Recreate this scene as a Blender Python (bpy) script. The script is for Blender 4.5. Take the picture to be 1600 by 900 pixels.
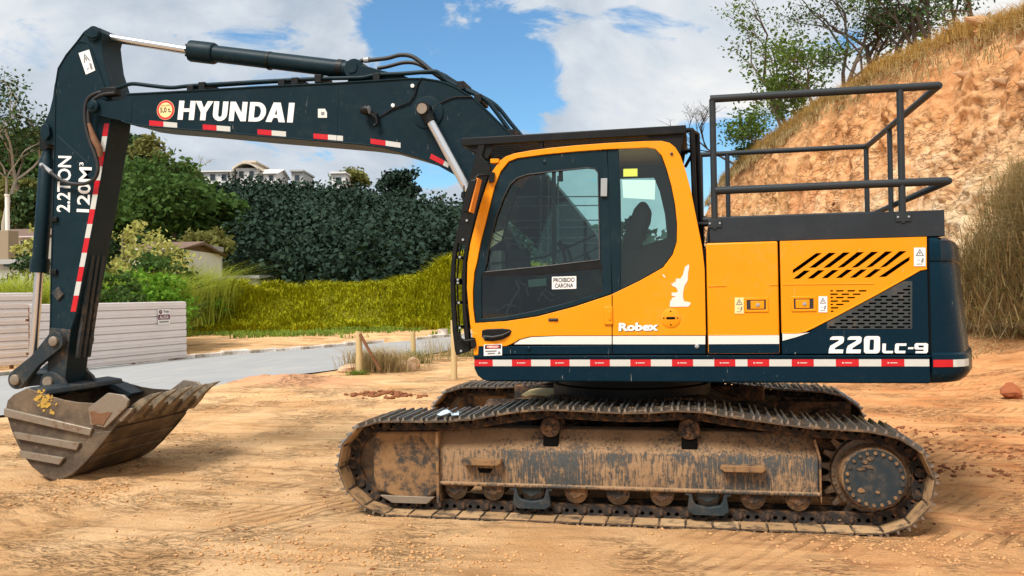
import bpy, math, random
import numpy as np
from mathutils import Vector, Matrix
from mathutils.geometry import tessellate_polygon
R = math.radians
random.seed(7); rng = np.random.default_rng(7)
for o in list(bpy.data.objects): bpy.data.objects.remove(o)
SC = bpy.context.scene; COL = SC.collection

# ------------------------------------------------------------------ camera
CAM_P = np.array([0.605, -7.77, 1.732]); YAW, PITCH, ROLL = .2142, .0079, -.0177; FPX = 1332.43
def cam_axes():
    f = np.array([-math.sin(YAW), math.cos(YAW), 0]); r = np.array([math.cos(YAW), math.sin(YAW), 0]); u = np.array([0, 0, 1.])
    f2 = f*math.cos(PITCH)+u*math.sin(PITCH); u2 = u*math.cos(PITCH)-f*math.sin(PITCH)
    return r*math.cos(ROLL)+u2*math.sin(ROLL), u2*math.cos(ROLL)-r*math.sin(ROLL), f2
CR, CU, CF = cam_axes()
cd = bpy.data.cameras.new('camera'); cam = bpy.data.objects.new('camera', cd); COL.objects.link(cam)
cd.sensor_width = 36; cd.lens = FPX/1600*36; cd.clip_start = .1; cd.clip_end = 4000
cam.matrix_world = Matrix(((CR[0], CU[0], -CF[0], CAM_P[0]), (CR[1], CU[1], -CF[1], CAM_P[1]), (CR[2], CU[2], -CF[2], CAM_P[2]), (0, 0, 0, 1)))
SC.camera = cam
SC.render.engine = 'CYCLES'; SC.cycles.max_bounces = 6; SC.cycles.diffuse_bounces = 3; SC.cycles.glossy_bounces = 3; SC.cycles.transparent_max_bounces = 10
SC.render.resolution_x, SC.render.resolution_y = 1024, 576
# survey of the photograph: a measured pixel becomes a point on a known plane of the place
def S(u, v, Y):
    d = CF*FPX+CR*(u-800)-CU*(v-450); t = (Y-CAM_P[1])/d[1]; return CAM_P+d*t
def G(u, v, z=0.):
    d = CF*FPX+CR*(u-800)-CU*(v-450); t = (z-CAM_P[2])/d[2]; return CAM_P+d*t
def D(u, v, dist):
    d = CF*FPX+CR*(u-800)-CU*(v-450); return CAM_P+d*(dist/FPX)
def xz(u, v, Y): p = S(u, v, Y); return (p[0], p[2])

# ------------------------------------------------------------------ sky and sun
SUN = Vector((-.26, -.52, .81)).normalized()
SUN_STRENGTH, SKY_STRENGTH, CLOUD = 3.8, .11, .72
w = bpy.data.worlds.new('World'); SC.world = w; w.use_nodes = True
N, L = w.node_tree.nodes, w.node_tree.links; N.clear()
def wn(t, **k):
    n = N.new(t)
    for a, b in k.items(): setattr(n, a, b)
    return n
def wm(op, a, b=None, clamp=False):
    n = wn('ShaderNodeMath', operation=op, use_clamp=clamp)
    for i, s in enumerate((a, b)):
        if s is None: continue
        if isinstance(s, (int, float)): n.inputs[i].default_value = s
        else: L.new(s, n.inputs[i])
    return n.outputs[0]
tc = wn('ShaderNodeTexCoord')
sky = wn('ShaderNodeTexSky', sky_type='NISHITA', sun_disc=False, sun_elevation=math.asin(SUN.z), sun_rotation=math.atan2(SUN.x, SUN.y))
sky.air_density = 1.0; sky.dust_density = .3; sky.ozone_density = 2.5
mp = wn('ShaderNodeMapping'); mp.inputs['Scale'].default_value = (1, 1, 1.9); mp.inputs['Location'].default_value = (.31, .12, .2)
L.new(tc.outputs['Generated'], mp.inputs[0])
def noise(scale, det, rough, dist=0., vec=None):
    n = wn('ShaderNodeTexNoise'); n.inputs['Scale'].default_value = scale; n.inputs['Detail'].default_value = det
    n.inputs['Roughness'].default_value = rough; n.inputs['Distortion'].default_value = dist; L.new(vec or mp.outputs[0], n.inputs['Vector']); return n.outputs['Fac']
n1 = noise(7.5, 12, .62, .5); n2 = noise(1.7, 4, .5)
dens = wm('ADD', wm('MULTIPLY', n1, 1.9), wm('MULTIPLY', n2, .35))
# openings in the cloud deck where blue shows
for (u, v, rad, k) in ((730, 30, 8.5, .27), (810, 120, 5.0, .30), (600, 60, 4.5, .17), (20, 120, 4.0, .32), (400, 118, 5, .20), (1130, 250, 6, .26), (690, 290, 4, .15)):
    dv = D(u, v, 1)-CAM_P; dv = dv/np.linalg.norm(dv)
    dp = wn('ShaderNodeVectorMath', operation='DOT_PRODUCT'); dp.inputs[1].default_value = dv; L.new(tc.outputs['Generated'], dp.inputs[0])
    mr = wn('ShaderNodeMapRange', interpolation_type='SMOOTHSTEP'); L.new(dp.outputs['Value'], mr.inputs[0]); k *= 1.28
    mr.inputs[1].default_value = math.cos(R(rad)); mr.inputs[2].default_value = 1; mr.inputs[3].default_value = 0; mr.inputs[4].default_value = k
    dens = wm('SUBTRACT', dens, mr.outputs[0])
cov = wn('ShaderNodeMapRange', interpolation_type='SMOOTHSTEP'); L.new(dens, cov.inputs[0]); cov.inputs[1].default_value = .74; cov.inputs[2].default_value = .98
mp2 = wn('ShaderNodeMapping'); mp2.inputs['Scale'].default_value = (1, 1, 1.6); mp2.inputs['Location'].default_value = (2.3, .9, .55); L.new(tc.outputs['Generated'], mp2.inputs[0])
n3 = noise(3.6, 9, .6, .3, mp2.outputs[0])
# grey bellies to the left, sunlit white towers to the right
sep = wn('ShaderNodeSeparateXYZ'); L.new(tc.outputs['Generated'], sep.inputs[0])
shade = wm('ADD', wm('ADD', wm('MULTIPLY', n3, 1.3), -.15), wm('MULTIPLY', sep.outputs[0], .42))
cr = wn('ShaderNodeValToRGB'); L.new(shade, cr.inputs[0])
e = cr.color_ramp.elements; e[0].position = .20; e[0].color = (.50, .58, .68, 1); e[1].position = .60; e[1].color = (1.0, .99, .97, 1)
m = e.new(.38); m.color = (.72, .78, .85, 1)
tint = wn('ShaderNodeMix', data_type='RGBA', blend_type='MULTIPLY'); tint.inputs[0].default_value = 1
L.new(sky.outputs[0], tint.inputs[6]); tint.inputs[7].default_value = (.70, 1.0, 1.10, 1)
b1 = wn('ShaderNodeBackground'); L.new(tint.outputs[2], b1.inputs[0]); b1.inputs[1].default_value = SKY_STRENGTH
b2 = wn('ShaderNodeBackground'); L.new(cr.outputs[0], b2.inputs[0]); b2.inputs[1].default_value = CLOUD
mx = wn('ShaderNodeMixShader'); L.new(cov.outputs[0], mx.inputs[0]); L.new(b1.outputs[0], mx.inputs[1]); L.new(b2.outputs[0], mx.inputs[2])
ow = wn('ShaderNodeOutputWorld'); L.new(mx.outputs[0], ow.inputs[0])
sl = bpy.data.lights.new('sun', 'SUN'); sl.energy = SUN_STRENGTH; sl.angle = R(20); sl.color = (1, .955, .89)
so = bpy.data.objects.new('sun', sl); COL.objects.link(so); so.rotation_euler = SUN.to_track_quat('Z', 'Y').to_euler(); so.location = (-10, -15, 25)
SC.view_settings.view_transform = 'Standard'; SC.view_settings.look = 'None'; SC.view_settings.exposure = .42; SC.view_settings.gamma = 1
SC.view_settings.use_curve_mapping = False

# ------------------------------------------------------------------ materials
def srgb(r, g, b):
    f = lambda c: (c/255/12.92) if c/255 <= .04045 else ((c/255+.055)/1.055)**2.4
    return (f(r), f(g), f(b), 1)
class NT:
    def __init__(s, name):
        s.m = bpy.data.materials.new(name); s.m.use_nodes = True; s.n = s.m.node_tree.nodes; s.l = s.m.node_tree.links
        s.b = s.n['Principled BSDF']; s.tc = s.n.new('ShaderNodeTexCoord')
    def node(s, t, **k):
        n = s.n.new(t)
        for a, b in k.items(): setattr(n, a, b)
        return n
    def put(s, inp, v):
        if hasattr(v, 'is_linked') or isinstance(v, bpy.types.NodeSocket): s.l.new(v, inp)
        else: inp.default_value = v
    def coord(s, scale=(1, 1, 1), kind='Object', rot=(0, 0, 0), loc=(0, 0, 0)):
        m = s.node('ShaderNodeMapping'); m.inputs['Scale'].default_value = scale; m.inputs['Rotation'].default_value = rot; m.inputs['Location'].default_value = loc
        s.l.new(s.tc.outputs[kind], m.inputs[0]); return m.outputs[0]
    def jitter(s, k=9.):
        a = s.node('ShaderNodeVectorMath', operation='ADD'); s.l.new(s.tc.outputs['Object'], a.inputs[0]); c = s.node('ShaderNodeCombineXYZ'); r = s.rnd(False)
        for i in range(3): s.l.new(s.math('MULTIPLY', r, k*(1+i*.7)), c.inputs[i])
        s.l.new(c.outputs[0], a.inputs[1]); return a.outputs[0]
    def noise(s, scale, det=5, rough=.55, vec=None, dist=0.):
        n = s.node('ShaderNodeTexNoise'); n.inputs['Scale'].default_value = scale; n.inputs['Detail'].default_value = det; n.inputs['Roughness'].default_value = rough
        n.inputs['Distortion'].default_value = dist; s.l.new(vec if vec is not None else s.tc.outputs['Object'], n.inputs['Vector']); return n.outputs['Fac']
    def vor(s, scale, vec=None, feature='F1'):
        n = s.node('ShaderNodeTexVoronoi', feature=feature); n.inputs['Scale'].default_value = scale; s.l.new(vec if vec is not None else s.tc.outputs['Object'], n.inputs['Vector']); return n.outputs['Distance']
    def ramp(s, fac, a, b, lo=0., hi=1.):
        n = s.node('ShaderNodeMapRange', interpolation_type='SMOOTHSTEP'); s.l.new(fac, n.inputs[0])
        n.inputs[1].default_value = a; n.inputs[2].default_value = b; n.inputs[3].default_value = lo; n.inputs[4].default_value = hi; return n.outputs[0]
    def mix(s, fac, a, b, blend='MIX'):
        n = s.node('ShaderNodeMix', data_type='RGBA', blend_type=blend); s.put(n.inputs[0], fac); s.put(n.inputs[6], a); s.put(n.inputs[7], b); return n.outputs[2]
    def math(s, op, a, b=0., clamp=False):
        n = s.node('ShaderNodeMath', operation=op, use_clamp=clamp); s.put(n.inputs[0], a); s.put(n.inputs[1], b); return n.outputs[0]
    def bump(s, h, strength=.3, dist=.01):
        n = s.node('ShaderNodeBump'); n.inputs['Strength'].default_value = strength; n.inputs['Distance'].default_value = dist; s.l.new(h, n.inputs['Height']); s.l.new(n.outputs[0], s.b.inputs['Normal'])
    def rnd(s, island=True):
        if island: return s.node('ShaderNodeNewGeometry').outputs['Random Per Island']
        return s.node('ShaderNodeObjectInfo').outputs['Random']
    def done(s, col=None, rough=None, metal=None, spec=None):
        if col is not None: s.put(s.b.inputs['Base Color'], col)
        if rough is not None: s.put(s.b.inputs['Roughness'], rough)
        if metal is not None: s.put(s.b.inputs['Metallic'], metal)
        if spec is not None: s.put(s.b.inputs['Specular IOR Level'], spec)
        return s.m
M = {}
def paint(name, col, rough=.45, dust=.35, dcol=srgb(176, 140, 100), var=.12, scratch=0., spec=.5, bump=.04):
    t = NT(name); n1 = t.noise(2.2, 6, .6); n2 = t.noise(14, 6, .7); dk = tuple(c*(1-var) for c in col[:3])+(1,); lt = tuple(min(1, c*(1+var)) for c in col[:3])+(1,)
    c = t.mix(n1, dk, lt)
    d = t.math('MULTIPLY', t.ramp(n1, .38, .75), t.ramp(n2, .4, .8)); d = t.math('MULTIPLY', d, dust)
    c = t.mix(d, c, dcol)
    if scratch:
        v = t.coord((1, 1, 1), rot=(0, .6, 0)); s1 = t.noise(9, 2, .5, t.coord((14, 14, 1.0), rot=(0, .9, 0)), .6)
        sp = t.math('MULTIPLY', t.ramp(s1, .70, .76), t.ramp(t.noise(3.1, 2), .5, .62)); c = t.mix(t.math('MULTIPLY', sp, scratch), c, srgb(190, 190, 180))
    r = t.math('ADD', t.math('MULTIPLY', n2, .18), rough-.09)
    t.bump(t.noise(55, 4), bump, .004)
    M[name] = t.done(c, r, 0., spec)
TEAL = srgb(15, 41, 50)
paint('teal', srgb(9, 34, 43), .46, .14, scratch=.5, spec=.16, var=.3, dcol=srgb(92, 90, 82))
paint('teal_arm', srgb(12, 37, 46), .46, .16, scratch=.35, spec=.16, var=.3, dcol=srgb(96, 92, 84))
paint('teal_glossy', srgb(4, 34, 48), .28, .05, scratch=.9, spec=.1, dcol=srgb(110, 104, 92))
paint('teal_dusty', srgb(36, 47, 52), .6, .4, var=.25, spec=.3)
paint('yellow', srgb(230, 145, 2), .36, .5, dcol=srgb(196, 150, 84), var=.07, scratch=.25, spec=.3)
paint('stripe_grey', srgb(215, 216, 210), .5, .25, var=.06)
paint('black', srgb(11, 15, 17), .5, .03, spec=.25)
paint('rubber', srgb(26, 27, 28), .55, .12)
paint('rail_grey', srgb(38, 45, 49), .5, .06, var=.15, spec=.3)
paint('platform_grey', srgb(33, 40, 46), .6, .3, var=.45, spec=.3, scratch=.5, dcol=srgb(78, 78, 74)); paint('vent_grey', srgb(58, 64, 66), .6, .3, var=.25, spec=.2)
paint('white_decal', srgb(232, 233, 230), .5, .12, var=.04)
paint('red_tape', srgb(190, 14, 28), .35, .08, var=.1)
paint('white_tape', srgb(196, 198, 192), .35, .25, var=.1)
paint('silver_grey', srgb(150, 156, 158), .4, .2)
paint('beige_wood', srgb(214, 190, 135), .8, .3, var=.15)
def plain(name, col, rough=.6, metal=0., spec=.5):
    t = NT(name); M[name] = t.done(col, rough, metal, spec)
plain('void', (.004, .004, .004, 1), .9, 0, .1)
plain('chrome', (.66, .67, .68, 1), .3, 1.)
plain('print_dark', srgb(40, 36, 38), .6); plain('print_red', srgb(200, 45, 50), .5); plain('print_cream', srgb(240, 214, 150), .5); plain('print_purple', srgb(96, 26, 66), .5)
plain('print_cyan', srgb(175, 222, 214), .5); plain('print_lime', srgb(196, 214, 90), .5); plain('orange', srgb(240, 150, 60), .4); plain('seat', srgb(46, 52, 54), .8)
plain('concrete', srgb(138, 126, 106), .9); plain('print_yellow', srgb(228, 205, 30), .5); plain('print_grey', srgb(120, 122, 124), .6)
def glass(name, tint, mixv=.1):
    m = bpy.data.materials.new(name); m.use_nodes = True; n, l = m.node_tree.nodes, m.node_tree.links; n.clear()
    o = n.new('ShaderNodeOutputMaterial'); tr = n.new('ShaderNodeBsdfTransparent'); gl = n.new('ShaderNodeBsdfGlossy'); f = n.new('ShaderNodeFresnel'); mx = n.new('ShaderNodeMixShader')
    tr.inputs[0].default_value = tint; gl.inputs['Roughness'].default_value = .02; f.inputs[0].default_value = 1.5
    l.new(f.outputs[0], mx.inputs[0]); l.new(tr.outputs[0], mx.inputs[1]); l.new(gl.outputs[0], mx.inputs[2]); l.new(mx.outputs[0], o.inputs[0]); M[name] = m
glass('glass', (.80, .92, .90, 1)); glass('glass_dark', (.62, .70, .70, 1))
def mud():
    t = NT('muddy_steel')   # tan mud caked over dark paint, scraped and streaked
    st = t.noise(13, 7, .72, t.coord((4.5, 4.5, .5), rot=(0, .22, 0)), 1.0); bl = t.noise(2.6, 7, .65); fi = t.noise(34, 6, .75)
    gn = t.node('ShaderNodeSeparateXYZ'); t.l.new(t.node('ShaderNodeNewGeometry').outputs['Normal'], gn.inputs[0]); upf = t.ramp(gn.outputs[2], .3, .8, 0., .08)
    f = t.math('ADD', t.math('MULTIPLY', st, .75), t.math('MULTIPLY', bl, .55)); f = t.math('ADD', t.math('ADD', f, t.math('MULTIPLY', fi, .25)), upf)
    k = t.ramp(f, .72, .84)
    mudc = t.mix(t.math('ADD', t.math('MULTIPLY', t.noise(5, 5), .5), t.math('MULTIPLY', fi, .5)), srgb(98, 70, 48), srgb(176, 144, 108)); pc = t.mix(fi, srgb(26, 34, 38), srgb(88, 88, 84))
    t.bump(t.math('ADD', t.math('MULTIPLY', k, .6), t.math('MULTIPLY', fi, .5)), .55, .012)
    M['muddy_steel'] = t.done(t.mix(k, pc, mudc), t.ramp(k, 0, 1, .5, .92), 0., .3)
    t = NT('caked_mud'); a = t.noise(5, 8, .7, None, .5); b = t.noise(24, 7, .75); k = t.ramp(t.math('ADD', t.math('MULTIPLY', a, .8), t.math('MULTIPLY', b, .4)), .49, .64)
    t.bump(t.math('ADD', a, t.math('MULTIPLY', b, .6)), .6, .015)
    M['caked_mud'] = t.done(t.mix(k, srgb(66, 62, 58), t.mix(t.math('ADD', t.math('MULTIPLY', a, .6), t.math('MULTIPLY', b, .4)), srgb(92, 64, 42), srgb(168, 132, 92))), .9, 0., .2)
    t = NT('mud_dark'); a = t.noise(6, 7, .65); b = t.noise(30, 6, .7); k = t.ramp(t.math('ADD', t.math('MULTIPLY', a, .7), t.math('MULTIPLY', b, .4)), .48, .66); t.bump(t.math('ADD', a, t.math('MULTIPLY', b, .6)), .6, .012)
    M['mud_dark'] = t.done(t.mix(k, srgb(44, 42, 41), t.mix(b, srgb(92, 66, 46), srgb(140, 104, 72))), .85, 0., .25)
    t = NT('pad_mud'); jv = t.jitter(); a = t.noise(6, 7, .7, jv); b = t.noise(30, 6, .75, jv); rr = t.rnd(False); t.bump(b, .5, .006)
    M['pad_mud'] = t.done(t.mix(t.ramp(a, .46, .66), t.mix(rr, t.mix(b, srgb(124, 94, 64), srgb(182, 146, 104)), t.mix(b, srgb(150, 118, 82), srgb(204, 170, 128))), srgb(70, 60, 52)), .9, 0., .2)
    t = NT('track_steel'); jv = t.jitter(); a = t.noise(7, 6, .65, jv); b = t.noise(40, 5, .7, jv); rr = t.rnd(False)
    k = t.ramp(t.math('ADD', a, t.math('MULTIPLY', b, .3)), .62, .85)
    c = t.mix(k, t.mix(b, srgb(66, 58, 51), srgb(116, 106, 95)), t.mix(rr, srgb(122, 92, 62), srgb(150, 118, 82))); t.bump(b, .4, .006)
    M['track_steel'] = t.done(c, t.ramp(k, 0, 1, .42, .9), t.ramp(k, 0, 1, .55, 0.), .4)
    t = NT('worn_grouser'); b = t.noise(30, 5, .7); M['worn_grouser'] = t.done(t.mix(b, srgb(96, 92, 88), srgb(190, 186, 178)), .35, .8)
    t = NT('bucket_steel'); a = t.noise(3, 7, .65); b = t.noise(18, 6, .7); st = t.noise(7, 4, .6, t.coord((1, 6, 6)))
    c = t.mix(t.ramp(a, .35, .7), srgb(74, 64, 54), srgb(124, 106, 86)); c = t.mix(t.math('MULTIPLY', t.ramp(b, .55, .78), .6), c, srgb(160, 132, 96)); c = t.mix(t.math('MULTIPLY', t.ramp(st, .58, .72), .5), c, srgb(62, 56, 52))
    t.bump(b, .3, .006); M['bucket_steel'] = t.done(c, .62, .25, .4)
    t = NT('bucket_rust'); b = t.noise(16, 6, .7); a = t.noise(3, 5)
    M['bucket_rust'] = t.done(t.mix(b, srgb(84, 56, 36), srgb(140, 100, 68)), .75, .15)
    t = NT('tooth_steel'); b = t.noise(11, 6, .7); M['tooth_steel'] = t.done(t.mix(t.ramp(b, .35, .65), srgb(84, 74, 62), srgb(140, 124, 100)), .5, .4)
    t = NT('bucket_wear'); b = t.noise(9, 7, .7); M['bucket_wear'] = t.done(t.mix(t.math('MULTIPLY', t.ramp(b, .52, .66), .7), t.mix(t.noise(40, 5, .7), srgb(120, 108, 94), srgb(152, 140, 124)), srgb(112, 80, 52)), .45, .35)
    t = NT('yellow_residue'); b = t.noise(26, 5, .7); M['yellow_residue'] = t.done(t.mix(b, srgb(150, 116, 44), srgb(206, 168, 74)), .7)
mud()

# ------------------------------------------------------------------ mesh helpers
class MB:
    def __init__(s): s.v = []; s.f = []; s.mi = []
    def add(s, vs, fs, mi=0):
        k = len(s.v); s.v += [tuple(map(float, q)) for q in vs]; s.f += [tuple(k+i for i in q) for q in fs]; s.mi += [mi]*len(fs); return s
    def box(s, x0, x1, y0, y1, z0, z1, mi=0):
        vs = [(x, y, z) for z in (z0, z1) for y in (y0, y1) for x in (x0, x1)]
        return s.add(vs, [(0, 2, 3, 1), (4, 5, 7, 6), (0, 1, 5, 4), (2, 6, 7, 3), (0, 4, 6, 2), (1, 3, 7, 5)], mi)
    def bar(s, a, b, wd, ht, up=(0, 0, 1), mi=0):
        a, b = Vector(a), Vector(b); t = (b-a).normalized(); u = Vector(up); r = t.cross(u)
        if r.length < 1e-4: r = t.cross(Vector((0, 1, 0)))
        r.normalize(); u = r.cross(t); vs = []
        for p in (a, b): vs += [p-r*wd/2-u*ht/2, p+r*wd/2-u*ht/2, p+r*wd/2+u*ht/2, p-r*wd/2+u*ht/2]
        return s.add(vs, [(3, 2, 1, 0), (4, 5, 6, 7), (0, 1, 5, 4), (1, 2, 6, 5), (2, 3, 7, 6), (3, 0, 4, 7)], mi)
    def prism(s, pts, y0, y1, holes=(), mi=0):      # XZ outline (with holes) pushed through from y0 to y1
        loops = [list(pts)]+[list(h) for h in holes]; flat = [p for l in loops for p in l]; n = len(flat)
        tris = tessellate_polygon([[Vector((p[0], p[1], 0)) for p in l] for l in loops]) if (holes or n > 4) else ([(0, 1, 2), (0, 2, 3)] if n == 4 else [(0, 1, 2)])
        vs = [(p[0], y0, p[1]) for p in flat]+[(p[0], y1, p[1]) for p in flat]; fs = []
        for t in tris:
            a, b, c = [flat[i] for i in t]; ar = (b[0]-a[0])*(c[1]-a[1])-(b[1]-a[1])*(c[0]-a[0])
            if abs(ar) < 1e-12: continue
            t = tuple(t) if (ar > 0) == (y0 < y1) else tuple(t)[::-1]
            fs.append(t); fs.append(tuple(n+i for i in t[::-1]))
        k = 0
        for li, l in enumerate(loops):
            ar = sum(l[i][0]*l[(i+1) % len(l)][1]-l[(i+1) % len(l)][0]*l[i][1] for i in range(len(l)))
            fl = ((ar > 0) == (y0 < y1)) ^ (li > 0)
            for i in range(len(l)):
                a, b = k+i, k+(i+1) % len(l); q = (a, n+a, n+b, b); fs.append(q if fl else q[::-1])
            k += len(l)
        return s.add(vs, fs, mi)
    def prismx(s, pts, x0, x1, mi=0):               # YZ outline along X
        n = len(pts); ar = sum(pts[i][0]*pts[(i+1) % n][1]-pts[(i+1) % n][0]*pts[i][1] for i in range(n))
        if ar < 0: pts = pts[::-1]
        vs = [(x0, p[0], p[1]) for p in pts]+[(x1, p[0], p[1]) for p in pts]
        return s.add(vs, [tuple(range(n))[::-1], tuple(range(n, 2*n))]+[(i, (i+1) % n, n+(i+1) % n, n+i) for i in range(n)], mi)
    def tube(s, pts, r, n=8, cap=True, mi=0):
        P = [Vector(p) for p in pts]; rs = r if isinstance(r, (list, tuple)) else [r]*len(P); vs = []; fs = []; u = None
        for i, p in enumerate(P):
            t = (P[min(i+1, len(P)-1)]-P[max(i-1, 0)]).normalized()
            if u is None: u = t.orthogonal().normalized()
            else: u = (u-t*u.dot(t)).normalized()
            b = t.cross(u)
            for k in range(n): a = 2*math.pi*k/n; vs.append(p+(u*math.cos(a)+b*math.sin(a))*rs[i])
        for i in range(len(P)-1):
            for k in range(n): a, b2 = i*n+k, i*n+(k+1) % n; fs.append((a, b2, b2+n, a+n))
        if cap: fs.append(tuple(range(n))[::-1]); fs.append(tuple((len(P)-1)*n+k for k in range(n)))
        return s.add(vs, fs, mi)
    def lathe(s, prof, o, axis='y', n=24, mi=0):     # prof: (radius, along axis)
        vs = []; fs = []
        for (r, h) in prof:
            for k in range(n):
                a = 2*math.pi*k/n; c, q = r*math.cos(a), r*math.sin(a)
                vs.append({'y': (o[0]+c, o[1]+h, o[2]+q), 'z': (o[0]+c, o[1]+q, o[2]+h), 'x': (o[0]+h, o[1]+c, o[2]+q)}[axis])
        for i in range(len(prof)-1):
            for k in range(n): a, b = i*n+k, i*n+(k+1) % n; fs.append((a, b, b+n, a+n))
        fs.append(tuple(range(n))[::-1]); fs.append(tuple((len(prof)-1)*n+k for k in range(n)))
        return s.add(vs, fs, mi)
    def mesh(s, name, mats):
        me = bpy.data.meshes.new(name); me.from_pydata(s.v, [], s.f)
        for q in mats: me.materials.append(M[q])
        if len(mats) > 1: me.polygons.foreach_set('material_index', s.mi)
        return me
    def build(s, name, mats, parent=None, bevel=0., smooth=None, seg=2, fix=True):
        if isinstance(mats, str): mats = [mats]
        me = s.mesh(name, mats)
        if fix:
            import bmesh
            bm = bmesh.new(); bm.from_mesh(me); bmesh.ops.recalc_face_normals(bm, faces=bm.faces); bm.to_mesh(me); bm.free()
        return finish(me, name, parent, bevel, smooth, seg)
def finish(me, name, parent=None, bevel=0., smooth=None, seg=2):
    o = bpy.data.objects.new(name, me); COL.objects.link(o)
    if parent: o.parent = parent
    if bevel:
        md = o.modifiers.new('bevel', 'BEVEL'); md.width = bevel; md.segments = seg; md.limit_method = 'ANGLE'; md.angle_limit = R(35)
    if smooth or bevel: shade(me, smooth or 35)
    return o
def shade(me, ang=35):
    me.polygons.foreach_set('use_smooth', [True]*len(me.polygons))
    try: me.set_sharp_from_angle(angle=R(ang))
    except Exception: pass
def tag(o, label, cat, group=None, kind=None):
    if label: o['label'] = label
    if cat: o['category'] = cat
    if group: o['group'] = group
    if kind: o['kind'] = kind
    return o
def empty(name, loc=(0, 0, 0), rz=0.):
    o = bpy.data.objects.new(name, None); COL.objects.link(o); o.location = loc; o.rotation_euler.z = rz; o.empty_display_size = .2; return o
def struct(o): o['kind'] = 'structure'; return o
def inst(me, name, parent, loc, rot=None, scale=None):
    o = bpy.data.objects.new(name, me); COL.objects.link(o); o.parent = parent; o.location = loc
    if rot is not None: o.rotation_euler = rot
    if scale is not None: o.scale = scale
    return o
def quads(name, V, mat, tri=False):                   # V: (N,4,3) or (N,3,3) array of loose faces
    n, k = V.shape[0], V.shape[1]; me = bpy.data.meshes.new(name); me.vertices.add(n*k); me.vertices.foreach_set('co', V.reshape(-1).astype(np.float32))
    me.loops.add(n*k); me.loops.foreach_set('vertex_index', np.arange(n*k, dtype=np.int32)); me.polygons.add(n)
    me.polygons.foreach_set('loop_start', np.arange(n, dtype=np.int32)*k); me.update(calc_edges=True); me.materials.append(M[mat]); return me
def grid_mesh(name, P, mat, smooth=True):             # P: (a,b,3)
    a, b = P.shape[:2]; me = bpy.data.meshes.new(name); me.vertices.add(a*b); me.vertices.foreach_set('co', P.reshape(-1).astype(np.float32))
    i, j = np.meshgrid(np.arange(a-1), np.arange(b-1), indexing='ij'); k = (i*b+j).reshape(-1); F = np.stack([k, k+1, k+b+1, k+b], 1).astype(np.int32)
    me.loops.add(F.size); me.loops.foreach_set('vertex_index', F.reshape(-1)); me.polygons.add(len(F)); me.polygons.foreach_set('loop_start', np.arange(len(F), dtype=np.int32)*4)
    me.update(calc_edges=True); me.materials.append(M[mat])
    if smooth: me.polygons.foreach_set('use_smooth', [True]*len(F))
    return me
_T = rng.random((64, 64, 64)).astype(np.float32)
def vn(x, y, z):
    x, y, z = np.broadcast_arrays(np.asarray(x, float), np.asarray(y, float), np.asarray(z, float))
    xi, yi, zi = np.floor(x).astype(int), np.floor(y).astype(int), np.floor(z).astype(int); fx, fy, fz = x-xi, y-yi, z-zi
    fx, fy, fz = fx*fx*(3-2*fx), fy*fy*(3-2*fy), fz*fz*(3-2*fz); q = lambda a, b, c: _T[(xi+a) & 63, (yi+b) & 63, (zi+c) & 63]
    l = lambda a, b, t: a+(b-a)*t
    return l(l(l(q(0, 0, 0), q(1, 0, 0), fx), l(q(0, 1, 0), q(1, 1, 0), fx), fy), l(l(q(0, 0, 1), q(1, 0, 1), fx), l(q(0, 1, 1), q(1, 1, 1), fx), fy), fz)
def fbm(x, y, z=0., o=5, g=.5):
    s = 0; a = 1; t = 0; x = np.asarray(x, float); y = np.asarray(y, float); z = np.asarray(z, float)
    for i in range(o): s = s+a*(vn(x*2**i+17.3*i, y*2**i+5.1*i, z*2**i+9.7*i)-.5); t += a; a *= g
    return s/t*2
def smooth_line(pts, k=6):                            # Catmull-Rom
    P = [np.array(p, float) for p in pts]; P = [2*P[0]-P[1]]+P+[2*P[-1]-P[-2]]; out = []
    for i in range(1, len(P)-2):
        for j in range(k):
            t = j/k; a, b, c, d = P[i-1:i+3]; out.append(.5*((2*b)+(c-a)*t+(2*a-5*b+4*c-d)*t*t+(3*b-a-3*c+d)*t**3))
    out.append(P[-2]); return out
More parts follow.
